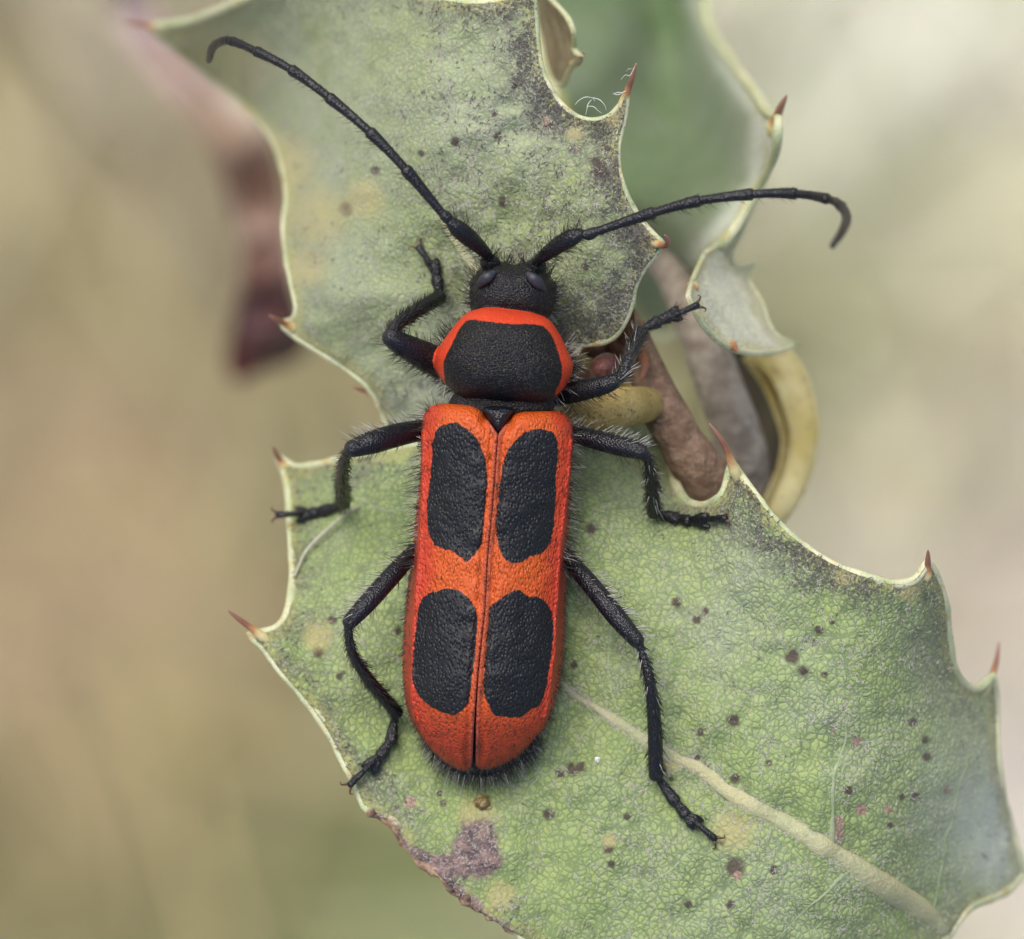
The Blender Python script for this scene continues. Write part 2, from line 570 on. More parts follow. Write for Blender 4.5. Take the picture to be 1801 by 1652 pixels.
def mat_elytron():
    M = Mat('red_elytron')
    co = M.coord()
    lat = M.attr('lat')            # distance in pixels to the outer ridge
    n = M.noise(28, 4, 0.6, vec=co)
    red = M.mix(n, (0.42, 0.032, 0.013), (0.50, 0.050, 0.016))
    ora = M.mix(n, (0.48, 0.066, 0.009), (0.55, 0.098, 0.011))
    c = M.mix(M.step(M.math('ADD', lat, M.math('MULTIPLY', n, 30.0)), 22.0, 62.0), red, ora)
    c = M.mix(M.step(M.attr('apex_shade'), 0.0, 1.0), c, M.mix(n, (0.34, 0.031, 0.011), (0.42, 0.046, 0.013)))  # darker rear: shade of the downward slope put into the red
    # dull epipleuron outside the ridge, brownish suture
    c = M.mix(M.step(lat, -1.5, 1.5, 0.55, 0.0), c, (0.36, 0.040, 0.026))
    c = M.mix(M.step(M.attr('sut'), 2.0, 10.0, 0.6, 0.0), c, (0.36, 0.095, 0.065))
    # black spots with ragged edges
    r = M.math('ADD', M.attr('spot'), M.math('MULTIPLY', M.math('SUBTRACT', M.noise(75, 3, 0.6, vec=co), 0.5), 9.0))
    m = M.step(r, -0.9, 0.9)
    blk = M.mix(M.noise(80, 2, vec=co), (0.0028, 0.0032, 0.005), (0.0075, 0.0088, 0.0130))
    c = M.mix(m, c, blk)
    glint = M.step(M.noise(300, 1, vec=co), 0.66, 0.72)
    st = M.vmath('MULTIPLY', co, (1.0, 0.72, 1.0))
    v = M.voronoi(135, 'F1', st)
    h = M.math('ADD', M.math('MULTIPLY', M.step(v, 0.05, 0.65), 0.75), M.math('MULTIPLY', M.noise(260, 2, vec=co), 0.3))
    rough = M.math('SUBTRACT', 0.48, M.math('MULTIPLY', glint, 0.22))
    return M.done(c, rough, M.bump(h, 0.0032, 1.0), 0.38)

# ------------------------------------------------------------------ ground and grass (far below, out of focus)
GZ = -80.0
def ground_palette():
    k = (D - GZ) / D
    samples = [  # photo pixel -> ground colour there
        (60, 150, (0.36, 0.32, 0.17)), (120, 450, (0.37, 0.32, 0.18)), (60, 800, (0.46, 0.36, 0.23)), (150, 1000, (0.48, 0.37, 0.24)),
        (250, 1250, (0.40, 0.32, 0.19)), (100, 1500, (0.34, 0.29, 0.16)), (350, 1600, (0.28, 0.26, 0.13)), (650, 1620, (0.21, 0.245, 0.10)),
        (350, 800, (0.45, 0.35, 0.21)), (600, 720, (0.42, 0.36, 0.21)), (200, 20, (0.48, 0.43, 0.36)), (1450, 60, (0.78, 0.77, 0.68)), (1700, 80, (0.86, 0.82, 0.74)),
        (1780, 300, (0.68, 0.65, 0.50)), (1500, 300, (0.64, 0.64, 0.47)), (1550, 520, (0.54, 0.53, 0.37)), (1750, 560, (0.60, 0.54, 0.40)),
        (1600, 750, (0.60, 0.54, 0.42)), (1780, 900, (0.64, 0.57, 0.47)), (1500, 900, (0.54, 0.51, 0.39)), (1750, 1150, (0.70, 0.63, 0.54)), (1790, 1350, (0.74, 0.69, 0.61)),
        (1330, 700, (0.26, 0.26, 0.15)), (1150, 500, (0.15, 0.16, 0.08)), (900, 900, (0.33, 0.31, 0.18))]
    q = P([s[0] for s in samples], [s[1] for s in samples], GZ)[:, :2]
    c = np.array([s[2] for s in samples])
    r2 = np.random.default_rng(3)
    ex = r2.uniform(-75, 75, (160, 2))
    ex = ex[(np.abs(ex) > 9.5).any(1)]
    ce = c[r2.integers(0, len(c), len(ex))]
    return np.concatenate([q, ex]), np.concatenate([c, ce])
GQ, GC = ground_palette()
def ground_colour(xy):
    out = np.zeros((len(xy), 3))
    for i in range(0, len(xy), 4000):
        d2 = ((xy[i:i + 4000, None] - GQ[None]) ** 2).sum(-1)
        w = 1 / (d2 + 0.5) ** 2.0
        out[i:i + 4000] = (w @ GC) / w.sum(1)[:, None]
    return out

def build_ground():
    ax = np.r_[-30000, -8000, -2000, -600, -250, -120, np.linspace(-60, 60, 161), 120, 250, 600, 2000, 8000, 30000]
    gx, gy = np.meshgrid(ax, ax)
    z = GZ + 0.25 * vnoise(gx / 7 + 31.3, gy / 7 + 7.7, 4) + 0.12 * vnoise(gx / 2.1, gy / 2.1, 5)
    z = np.where((np.abs(gx) > 200) | (np.abs(gy) > 200), GZ - 0.2, z)
    v = np.stack([gx.ravel(), gy.ravel(), z.ravel()], -1)
    n = len(ax)
    f = [(j * n + i, j * n + i + 1, (j + 1) * n + i + 1, (j + 1) * n + i) for j in range(n - 1) for i in range(n - 1)]
    mb = MB(); mb.add(v, f)
    me = mb.mesh('ground')
    setattr_col(me, 'tone', ground_colour(v[:, :2]))
    M = Mat('dry_ground')
    co = M.coord()
    c = M.mix(M.step(M.noise(1.4, 5, 0.65, vec=co), 0.3, 0.7, 0.0, 0.12), M.attr('tone', 'Color'), M.mix(M.noise(0.4, 2, vec=co), (0.20, 0.17, 0.10), (0.46, 0.40, 0.29)))
    obj('ground', me, M.done(c, 0.9, M.bump(M.noise(3, 5, vec=co), 0.3), 0.2), kind='structure')
    # grass tufts
    mb = MB()
    cols = []
    N = 3600
    rad = np.sqrt(rng.random(N)) * 22
    big = rng.random(N) < 0.4
    rad[big] = rng.uniform(15, 110, big.sum())
    th = rng.uniform(0, 2 * np.pi, N)
    base = np.stack([rad * np.cos(th), rad * np.sin(th)], -1)
    keep = vnoise(base[:, 0] / 5 + 50, base[:, 1] / 5 + 50, 9) > -0.35
    base = base[keep]
    tone = ground_colour(base)
    for (x, y), tn in zip(base, tone):
        L = rng.uniform(2.5, 8); a = rng.uniform(0, 2 * np.pi); lean = rng.uniform(0.2, 0.9)
        d = np.array([math.cos(a) * lean, math.sin(a) * lean, 1.0]); d /= np.linalg.norm(d)
        s = np.array([-math.sin(a), math.cos(a), 0]) * rng.uniform(0.08, 0.17)
        p0 = np.array([x, y, GZ - 0.3]); V = []
        for t, w in ((0, 1), (0.45, 0.85), (0.8, 0.5)):
            c = p0 + d * L * t + np.array([math.cos(a), math.sin(a), -0.8]) * L * 0.35 * t * t
            V += [c - s * w, c + s * w]
        V.append(p0 + d * L + np.array([math.cos(a), math.sin(a), -0.8]) * L * 0.35)
        mb.add(V, [(0, 1, 3, 2), (2, 3, 5, 4), (4, 5, 6)])
        cols.append(np.repeat([np.minimum(0.85, tn * rng.uniform(0.95, 1.25)) * np.array([1, rng.uniform(0.95, 1.1), rng.uniform(0.8, 1.0)])], 7, 0))
    me = mb.mesh('grass')
    setattr_col(me, 'tone', np.concatenate(cols))
    M = Mat('dry_grass')
    obj('grass', me, M.done(M.mix(M.noise(2, 2), M.attr('tone', 'Color'), (0.9, 0.9, 0.9), 'MULTIPLY'), 0.7, None, 0.3), kind='stuff',
        label='sparse dry grass blurred on the ground far below the oak sprig', category='grass')
build_ground()

# ------------------------------------------------------------------ the oak sprig
M_MARGIN = mat_margin(); M_SPINE = mat_spine()
M_LEAF_LOW = mat_leaf('leaf_green', (0.215, 0.295, 0.112), (0.085, 0.130, 0.056), 0.55, line=0.85, fine=66)
M_LEAF_UP = mat_leaf('leaf_felted', (0.200, 0.258, 0.112), (0.095, 0.130, 0.062), 0.66, line=0.65, relief=1.0, fine=66)
M_LEAF_DARK = mat_leaf('leaf_upper_side', (0.070, 0.125, 0.048), (0.05, 0.095, 0.038), 0.30, line=0.3)
M_LEAF_PALE = mat_leaf('leaf_pale_felt', (0.50, 0.54, 0.43), (0.40, 0.44, 0.32), 0.9, line=0.4)
M_MIDRIB = mat_simple('midrib', (0.36, 0.39, 0.22), (0.47, 0.44, 0.25), 6, 0.8, 0.007, 90, 0.15, speck=((0.60, 0.60, 0.50), 150, 0.6))
M_VEIN = mat_simple('vein', (0.23, 0.30, 0.15), (0.33, 0.38, 0.24), 30, 0.7, 0.003, 150, 0.2, speck=((0.46, 0.47, 0.38), 200, 0.5))
_M = Mat('leaf_hair')
M_FUZZ = _M.done(_M.mix(_M.attr('dk'), _M.mix(_M.noise(25, 2), (0.34, 0.33, 0.28), (0.52, 0.50, 0.45)), (0.05, 0.044, 0.042)), 0.6, None, 0.3)

LOW_SEGS = [
    [(492, 806), (520, 822), (560, 818), (592, 811), (640, 801), (700, 791), (780, 775), (880, 752), (980, 735), (1010, 738)],
    [(1010, 738), (1080, 722), (1140, 742), (1172, 795), (1186, 846), (1204, 880), (1230, 890), (1258, 882), (1276, 860), (1288, 815)],
    [(1288, 815), (1304, 838), (1325, 866), (1362, 914), (1410, 958), (1470, 995), (1530, 1018), (1575, 1028), (1606, 1022), (1622, 1005), (1632, 988)],
    [(1632, 988), (1648, 1015), (1662, 1060), (1668, 1120), (1676, 1170), (1692, 1200), (1718, 1212), (1746, 1190)],
    [(1746, 1190), (1752, 1240), (1752, 1290), (1758, 1370), (1784, 1480), (1799, 1536)],
    [(1799, 1536), (1765, 1570), (1704, 1597), (1668, 1645)],
    [(1668, 1645), (1600, 1690), (1480, 1722), (1330, 1735), (1150, 1725), (1000, 1685), (900, 1638), (840, 1600), (792, 1560), (765, 1532)],
    [(765, 1532), (738, 1517), (716, 1495), (704, 1470), (690, 1446), (664, 1436), (645, 1424), (634, 1402)],
    [(634, 1402), (624, 1375), (605, 1340), (585, 1300), (560, 1260), (530, 1222), (492, 1178), (466, 1142), (440, 1116)],
    [(440, 1116), (470, 1112), (490, 1103), (505, 1084), (513, 1050), (515, 1000), (512, 950), (510, 900), (506, 850), (492, 806)]]
z_low_s = tps([(850, 1050, -0.335), (850, 1350, -0.30), (850, 850, -0.40), (1200, 1000, -0.27), (1280, 850, -0.2), (1630, 1000, -0.14), (1745, 1210, -0.68), (1560, 1200, -0.20), (1680, 1340, -0.42),
               (1785, 1480, -0.85), (1700, 1590, -0.60), (1400, 1250, -0.19), (1100, 1350, -0.24), (1500, 1550, -0.22), (1240, 1480, -0.21), (640, 1400, -0.27),
               (470, 1120, -0.36), (495, 815, -0.82), (510, 950, -0.60), (840, 1600, -0.22), (600, 1250, -0.31), (1100, 850, -0.42), (1150, 770, -0.74), (1180, 830, -0.66), (1204, 882, -0.42), (1080, 740, -0.60), (1010, 745, -0.46),
               (1000, 1690, -0.25), (1500, 1715, -0.32), (1150, 890, -0.36), (1450, 1000, -0.16), (700, 790, -0.5), (800, 1480, -0.24)])
MIDRIB = [(1010, 738, 26), (960, 790, 22), (905, 900, 18), (905, 1050, 14), (945, 1150, 10), (1000, 1212, 6), (1060, 1252, 9), (1150, 1312, 11), (1230, 1352, 13),
          (1290, 1398, 15), (1380, 1446, 17), (1450, 1490, 19), (1530, 1545, 21), (1620, 1602, 24), (1664, 1640, 8)]
VEINS_LOW = [[(1262, 1380, 5), (1252, 1310, 4), (1264, 1190, 4), (1275, 1070, 3.5), (1292, 1010, 2)], [(1462, 1492, 5), (1468, 1380, 4), (1492, 1270, 3.5), (1528, 1195, 2)],
             [(1290, 1405, 4), (1225, 1490, 4), (1140, 1555, 3.5), (1060, 1610, 2)], [(1500, 1525, 4), (1420, 1600, 3.5), (1330, 1690, 2)],
             [(1090, 1270, 4), (1070, 1180, 3.5), (1085, 1060, 3), (1120, 960, 2)], [(1060, 1258, 4), (990, 1330, 3), (900, 1420, 3), (820, 1480, 2)],
             [(905, 1000, 4), (700, 1050, 3.5), (580, 1130, 3), (510, 1180, 2)], [(905, 900, 4), (700, 900, 3.5), (580, 860, 3), (530, 850, 2)],
             [(1640, 1600, 4), (1670, 1450, 3.5), (1700, 1330, 3), (1720, 1260, 2)]]
_mr = crom(MIDRIB, 10)[:, :2]
def z_low(x, y):
    x = np.asarray(x, float); y = np.asarray(y, float)
    q = np.stack([x, y], -1).reshape(-1, 2)
    w = 0.013 * vnoise(x / 60, y / 60, 21) + 0.006 * vnoise(x / 23 + 9, y / 23 + 4, 22)
    d = dist_poly(q, _mr[::3], False).reshape(x.shape)
    return z_low_s(x, y) + w - 0.018 * np.exp(-(d / 60) ** 2)

UP_SEGS = [
    [(262, 46), (330, 37), (380, 19), (430, -2), (500, -28), (600, -38), (700, -22), (790, 2), (850, 6), (900, -2), (936, -12)],
    [(936, -12), (940, 30), (943, 80), (950, 120), (965, 155), (985, 185), (1010, 205), (1040, 213), (1070, 206), (1090, 188), (1103, 160)],
    [(1103, 160), (1097, 210), (1089, 240), (1086, 280), (1092, 320), (1105, 355), (1126, 390), (1146, 412), (1164, 428)],
    [(1164, 428), (1150, 450), (1130, 475), (1116, 505), (1110, 532), (1100, 560), (1084, 585), (1060, 600), (1030, 604), (1000, 606), (960, 650), (890, 715), (800, 760), (720, 772), (684, 750)],
    [(684, 750), (672, 722), (660, 695)],
    [(660, 695), (640, 671), (600, 641), (560, 616), (522, 592), (497, 570)],
    [(497, 570), (516, 562), (522, 540), (514, 500), (504, 450), (500, 400), (505, 350), (498, 300), (478, 245), (440, 195), (390, 150), (335, 108), (262, 46)]]
z_up_s = tps([(1000, 300, -0.20), (1090, 200, -0.17), (1160, 430, -0.18), (1050, 590, -0.30), (900, 650, -0.42), (750, 700, -0.52), (660, 690, -0.62), (520, 560, -0.66),
              (600, 400, -0.56), (505, 350, -0.95), (430, 190, -1.8), (270, 48, -1.6), (430, 0, -1.15), (700, 100, -0.40), (940, 30, -0.2), (850, 5, -0.24), (800, 400, -0.36),
              (770, 500, -0.39), (1080, 340, -0.14), (1000, 480, -0.25), (600, 200, -0.62)])
_mu = crom([(930, 660), (880, 540), (826, 455), (770, 370), (700, 250), (640, 120), (600, -30)], 12)
def z_up(x, y):
    x = np.asarray(x, float); y = np.asarray(y, float)
    d = dist_poly(np.stack([x, y], -1).reshape(-1, 2), _mu, False).reshape(x.shape)
    return z_up_s(x, y) + 0.02 * vnoise(x / 75 + 3, y / 75, 31) + 0.009 * vnoise(x / 26, y / 26, 32) - 0.016 * np.exp(-(d / 55) ** 2)

SPOTS_LOW = [(1470, 1443, 5), (1473, 1468, 5), (1515, 1422, 5), (1297, 1532, 6), (722, 1412, 4), (1440, 1108, 9), (1393, 1155, 14), (1413, 1180, 10), (1450, 1187, 7), (1290, 1267, 13), (1232, 1287, 8), (1293, 1370, 10), (1352, 1342, 7), (1226, 1332, 7),
             (1493, 1390, 9), (1293, 1526, 19), (1360, 1530, 9), (1285, 1592, 9), (1005, 1354, 13), (1020, 1350, 12), (985, 1362, 9), (965, 1432, 11), (773, 1395, 6), (780, 1413, 7),
             (1070, 1494, 10), (1075, 1520, 8), (1103, 1437, 7), (1605, 1270, 9), (1628, 1302, 8), (1631, 1332, 9), (1610, 1402, 9), (1585, 1402, 7), (1565, 1452, 7), (1240, 1075, 8), (1190, 1060, 10),
             (1040, 930, 11), (1225, 1090, 9), (560, 1148, 11), (700, 1110, 8), (585, 1090, 9), (1463, 1095, 6), (1270, 1485, 5), (1210, 1590, 8), (1180, 1370, 6), (930, 1300, 8), (1010, 1170, 8),
             (1297, 852, 6), (1316, 868, 5), (1322, 876, 5), (1335, 887, 5), (597, 1190, 8)]
SCARS_LOW = [(1473, 1447, 12), (1472, 1468, 13), (1515, 1424, 11), (1507, 1304, 9), (722, 1412, 11), (1297, 1540, 8), (1466, 1286, 5), (1562, 1424, 8), (1665, 1390, 7), (1080, 1478, 5)]
YELLOW_LOW = [(1290, 1460, 42), (840, 1440, 40), (1070, 1478, 14), (1600, 1040, 22), (880, 1575, 30), (1480, 1018, 16), (560, 1120, 30), (1180, 1340, 22)]
DEAD_LOW = np.array([(812, 1444), (868, 1450), (884, 1530), (852, 1548), (800, 1545), (850, 1598), (900, 1640), (860, 1650), (760, 1560), (690, 1470), (650, 1430), (668, 1430), (730, 1488), (790, 1498)], float)

def blob(q, lst):
    m = np.zeros(len(q))
    for x, y, r in lst:
        m = np.maximum(m, np.clip(1.15 - np.hypot(q[:, 0] - x, q[:, 1] - y) / (1.35 * r), 0, 1))
    return m

def margin_and_spines(leaf, poly, zf, r_m, spines, dead=None, lift=0.0):
    q = np.r_[poly, poly[:1]]
    z = zf(q[:, 0], q[:, 1]) - 0.010 + lift
    pts = P(q[:, 0], q[:, 1], z)
    rr = r_m / S * (1 + 0.22 * vnoise(np.arange(len(q)) / 9.0, np.zeros(len(q)), 8) + 0.10 * vnoise(np.arange(len(q)) / 3.0, np.ones(len(q)) * 5, 18))
    if dead is not None:      # withered stretch: thin, lumpy and torn
        dd = np.clip(0.6 + sdist(q, dead) / 50.0, 0, 1)
        k = np.arange(len(q))
        rr = rr * (1 + np.where(dd > 0.35, 0.75 * vnoise(k / 2.0, k * 0.0 + 3, 28) - 0.25, 0))
        pts[:, 2] += np.where(dd > 0.35, 0.012 * vnoise(k / 4.0, k * 0.0 + 7, 29), 0)
    v, f, _ = tube_data(pts, rr, 10, 0.75, cap=False)
    mb = MB(); mb.add(v, f)
    me = mb.mesh('margin')
    d = np.zeros(len(v))
    if dead is not None:
        d = np.clip(0.6 + sdist(to_px(v), dead) / 50.0, 0, 1)
    setattr_float(me, 'dead', d)
    obj('margin', me, M_MARGIN, leaf)
    for path, rb in spines:      # path: [(px, py, dz)] from inside the leaf to the tip
        c = crom([(a, b, zf(np.array([a]), np.array([b]))[0] if k == 0 else 0.0, h) for k, (a, b, h) in enumerate(path)], 4)
        z0 = zf(np.array([path[0][0]]), np.array([path[0][1]]))[0] - 0.012
        t = np.linspace(0, 1, len(c))
        pts = P(c[:, 0], c[:, 1], z0 + c[:, 3])
        rad = rb / S * np.minimum(1, 0.55 + 3 * t) * (1 - t) ** 0.8 * (1 + 0.10 * np.sin(t * 9)) + 1.5 / S
        v, f, tt = tube_data(pts, rad, 10, 0.85)
        mb = MB(); mb.add(v, f, t=tt)
        obj('spine', mb.mesh('spine'), M_SPINE, leaf)

def vein(name, leaf, pts, zf, mat, flat=0.55, sink=0.35):
    c = crom(pts, 8)
    wa = 5.0 if name == 'vein' else 1.5
    c[:, 0] += wa * vnoise(np.arange(len(c)) / 4.0, np.full(len(c), pts[0][1] % 47), 13) * np.sin(np.linspace(0, np.pi, len(c)))
    c[:, 1] += wa * vnoise(np.arange(len(c)) / 4.0, np.full(len(c), pts[0][1] % 41), 14) * np.sin(np.linspace(0, np.pi, len(c)))
    r = c[:, 2] / S
    if name == 'vein':
        r = r * np.linspace(1.0, 0.25, len(c))
    j = vnoise(np.arange(len(c)) / 6.0, np.full(len(c), pts[0][0] % 60), 12)
    z = zf(c[:, 0], c[:, 1]) - r * flat * sink
    v, f, _ = tube_data(P(c[:, 0], c[:, 1], z), r * (1 + (0.45 if name == 'vein' else 0.13) * j), 10, flat)
    mb = MB(); mb.add(v, f)
    obj(name, mb.mesh(name), mat, leaf)

def leaf_hair(leaf, poly, zf, n, seed, Lp=6.5, dark=None, rib=None):
    """star-shaped tufts of hairs on the leaf felt; dark(q) gives the chance of a sooty tuft"""
    r = np.random.default_rng(seed)
    lo, hi = poly.min(0), poly.max(0)
    q = r.uniform(lo, hi, (n * 4, 2))
    if rib is not None:
        c = rib[r.integers(0, len(rib), n // 5)]
        q = np.concatenate([np.stack([c[:, 0] + r.normal(0, 0.55, len(c)) * c[:, 2], c[:, 1] + r.normal(0, 0.55, len(c)) * c[:, 2]], -1), q])
    q = q[inside(q, poly)]
    w = 0.42 + 0.5 * vnoise(q[:, 0] / 45, q[:, 1] / 45, seed + 1) + 0.3 * vnoise(q[:, 0] / 15, q[:, 1] / 15, seed + 2)
    dk = np.zeros(len(q))
    if dark is not None:
        dk = np.clip(dark(q) * (0.55 + 0.9 * vnoise(q[:, 0] / 24, q[:, 1] / 24, seed + 3)), 0, 1)
    if rib is not None:
        w[:n // 5 - 40] = 2.0
    m = (w > r.random(len(q)) * 0.9 + 0.25) | (dk > r.random(len(q)) * 0.9)
    q, dk = q[m][:n], dk[m][:n]
    dk = (dk * 1.3 > r.random(len(q))).astype(float)
    b = P(q[:, 0], q[:, 1], zf(q[:, 0], q[:, 1]))
    V, DK = [], []
    for p, k in zip(b, dk):
        for _ in range(r.integers(3, 6)):
            a = r.uniform(0, 2 * np.pi)
            L = r.uniform(0.5, 1.3) * Lp / S
            d = np.array([math.cos(a), math.sin(a), r.uniform(0.1, 0.6)])
            s = np.array([-math.sin(a), math.cos(a), 0]) * (0.40 + 0.5 * k) / S
            V += [p - s, p + s, p + d * L + np.array([0, 0, 0.001])]
            DK += [k * r.uniform(0.6, 1.0)] * 3
    mb = MB()
    mb.add(V, [(i, i + 1, i + 2) for i in range(0, len(V), 3)], dk=np.array(DK))
    obj('leaf_hair', mb.mesh('leaf_hair'), M_FUZZ, leaf, kind='stuff')

sprig = empty('oak_sprig', P(1100, 720, -0.6), category='oak sprig',
              label='spiny-leaved oak sprig with grey-green leaves and brown twigs that carries the beetle')

def build_low_leaf():
    poly = outline(LOW_SEGS, 6)
    def at(q):
        ed = dist_poly(q, poly)
        return dict(edge=ed, spot=blob(q, SPOTS_LOW), scar=blob(q, SCARS_LOW), yellow=blob(q, YELLOW_LOW), felt=np.clip(1.1 - np.hypot((q[:, 0] - 1770) / 170, (q[:, 1] - 1450) / 240), 0, 1) + 0.7 * np.clip(1 - np.hypot(q[:, 0] - 1250, q[:, 1] - 1130) / 260, 0, 1) * 0.6, speck=np.clip(0.35 + 0.75 * np.exp(-((q[:, 0] - 1380) ** 2 + (q[:, 1] - 1000) ** 2) / 300 ** 2) + 0.3 * (q[:, 0] < 700), 0, 1),
                    dead=np.clip(0.5 + sdist(q, DEAD_LOW) / 40.0, 0, 1))
    me, _ = sheet(poly, z_low, 5.0, 0.03, attrs=at)
    lf = obj('leaf', me, M_LEAF_LOW, sprig, label='broad green spiny leaf under the beetle with pale midrib and brown spots')
    margin_and_spines(lf, poly, z_low, 8.0, [
        ([(503, 826, 0), (492, 808, 0.01), (484, 796, 0.03), (480, 786, 0.05)], 8),
        ([(1298, 846, 0), (1287, 815, 0.02), (1272, 780, 0.05), (1248, 746, 0.08)], 9),
        ([(1628, 1022, 0), (1631, 1000, 0.02), (1632, 982, 0.04), (1632, 968, 0.06)], 9),
        ([(1728, 1222, 0), (1742, 1195, -0.03), (1752, 1165, -0.05), (1757, 1130, -0.06)], 8),
        ([(474, 1130, 0), (446, 1108, 0.01), (424, 1092, 0.02), (401, 1074, 0.04)], 8)], dead=DEAD_LOW)
    vein('midrib', lf, MIDRIB, z_low, M_MIDRIB, 0.5, 0.4)
    for v in VEINS_LOW:
        vein('vein', lf, v, z_low, M_VEIN, 0.45, 0.62)
    pe = poly[::3]
    leaf_hair(lf, poly, z_low, 9000, 41, 6.5, lambda q: np.clip(1.25 - dist_poly(q, pe) / 75, 0.04, 1) * np.clip(0.25 + 0.9 * np.exp(-((q[:, 0] - 1400) ** 2 + (q[:, 1] - 990) ** 2) / 280 ** 2) + 0.35 * (q[:, 0] < 700), 0, 1), crom(MIDRIB[5:], 5))
    return lf
build_low_leaf()

def build_up_leaf():
    poly = outline(UP_SEGS, 6)
    spots = [(965, 220, 10), (1055, 300, 17), (1048, 285, 10), (875, 240, 9), (885, 355, 11), (1003, 172, 8), (870, 200, 7), (800, 250, 9), (740, 270, 7), (1068, 262, 9), (608, 368, 14), (660, 300, 9), (905, 150, 7), (1030, 470, 8)]
    def at(q):
        return dict(edge=dist_poly(q, poly), spot=blob(q, spots), scar=blob(q, [(1012, 262, 5), (962, 214, 6)]), yellow=blob(q, [(1140, 425, 22), (1075, 205, 18), (330, 75, 90), (420, 110, 70), (500, 290, 60), (560, 380, 60), (640, 350, 40), (540, 470, 40), (1010, 230, 20)]),
                    felt=0.22 * np.clip((q[:, 0] - 480) / 120, 0, 1), speck=np.clip(0.35 + (q[:, 0] - 700) / 350, 0.3, 1), dead=np.zeros(len(q)))  # left side barer of felt and yellower: its shade put into the colour
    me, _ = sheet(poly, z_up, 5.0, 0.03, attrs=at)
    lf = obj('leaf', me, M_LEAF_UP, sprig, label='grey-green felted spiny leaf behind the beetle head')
    margin_and_spines(lf, poly, z_up, 7.0, [
        ([(300, 56, 0), (272, 48, 0), (246, 43, 0), (218, 40, 0.02)], 8),
        ([(1090, 198, 0), (1101, 168, 0.02), (1111, 140, 0.05), (1119, 113, 0.08)], 8),
        ([(1146, 424, 0), (1162, 431, 0.02), (1172, 432, 0.05), (1174, 421, 0.07), (1169, 414, 0.08)], 8),
        ([(522, 580, 0), (502, 570, 0.02), (486, 562, 0.05), (474, 555, 0.07)], 8),
        ([(668, 704, 0), (655, 695, -0.01), (642, 688, -0.03), (622, 682, -0.05)], 6)])
    mu = [(930, 660, 16), (880, 540, 14), (826, 455, 11), (790, 405, 7), (760, 350, 3)]
    vein('midrib', lf, mu, z_up, M_MIDRIB, 0.5, 0.5)
    for v in ([(860, 500, 4), (960, 430, 3), (1050, 330, 3), (1080, 240, 2)], [(830, 460, 4), (680, 500, 3), (540, 520, 2)], [(900, 590, 4), (990, 560, 3), (1090, 500, 2)]):
        vein('vein', lf, v, z_up, M_VEIN, 0.4, 0.75)
    pe = poly[::3]
    leaf_hair(lf, poly, z_up, 11000, 51, 6.0, lambda q: np.clip(1.25 - dist_poly(q, pe) / 70, 0.34, 1) * np.clip((q[:, 0] - 560) / 380, 0.2, 1))
build_up_leaf()

def plain_leaf(segs, zf, mat, spines, label, rm=8.0, sp=9.0, thick=0.03, hairs=0, seed=0, margin=True, attrs=None, name='leaf', parent=None):
    poly = outline(segs, 8)
    def at(q):
        z = np.zeros(len(q))
        d = dict(edge=dist_poly(q, poly), spot=z, scar=z, yellow=z, speck=z + 0.2, dead=z, felt=z)
        if attrs:
            d.update(attrs(q))
        return d
    me, _ = sheet(poly, zf, sp, thick, attrs=at)
    lf = obj(name, me, mat, parent or sprig, label=label)
    if margin:
        margin_and_spines(lf, poly, zf, rm, spines)
    if hairs:
        leaf_hair(lf, poly, zf, hairs, seed, 8)
    return lf

z_dark_s = tps([(1000, 0, -2.2), (1240, -20, -2.2), (1362, 225, -0.55), (1340, 190, -0.75), (1290, 110, -1.7), (1365, 280, -0.7), (1320, 350, -0.9), (1100, 350, -1.5), (1000, 150, -1.7),
                (1245, 450, -0.62), (1180, 500, -2.0), (1150, 580, -2.3), (1200, 200, -2.2), (1240, 60, -2.2)])
z_dark = lambda x, y: z_dark_s(x, y) + 0.05 * vnoise(np.asarray(x, float) / 90, np.asarray(y, float) / 90, 61)
lf = plain_leaf([[(915, -70), (1080, -80), (1240, -60)], [(1240, -60), (1241, 0), (1252, 55), (1290, 112), (1330, 165), (1349, 196), (1370, 205)],
                 [(1370, 205), (1366, 260), (1350, 302), (1322, 350), (1300, 390), (1272, 428), (1242, 452)],
                 [(1242, 452), (1215, 530), (1180, 590), (1120, 560), (1080, 420), (1040, 300), (990, 200), (940, 60), (915, -70)]],
                z_dark, M_LEAF_DARK, [([(1356, 235, 0), (1364, 212, 0.03), (1372, 192, 0.08), (1384, 168, 0.12)], 13)],
                'dark green leaf out of focus behind the felted leaf', 9.0, attrs=lambda q: dict(felt=1.2 * np.clip(1 - dist_poly(q, np.array([(1241, 0), (1290, 112), (1349, 196), (1340, 330), (1242, 452)], float), False) / 60, 0, 1)))

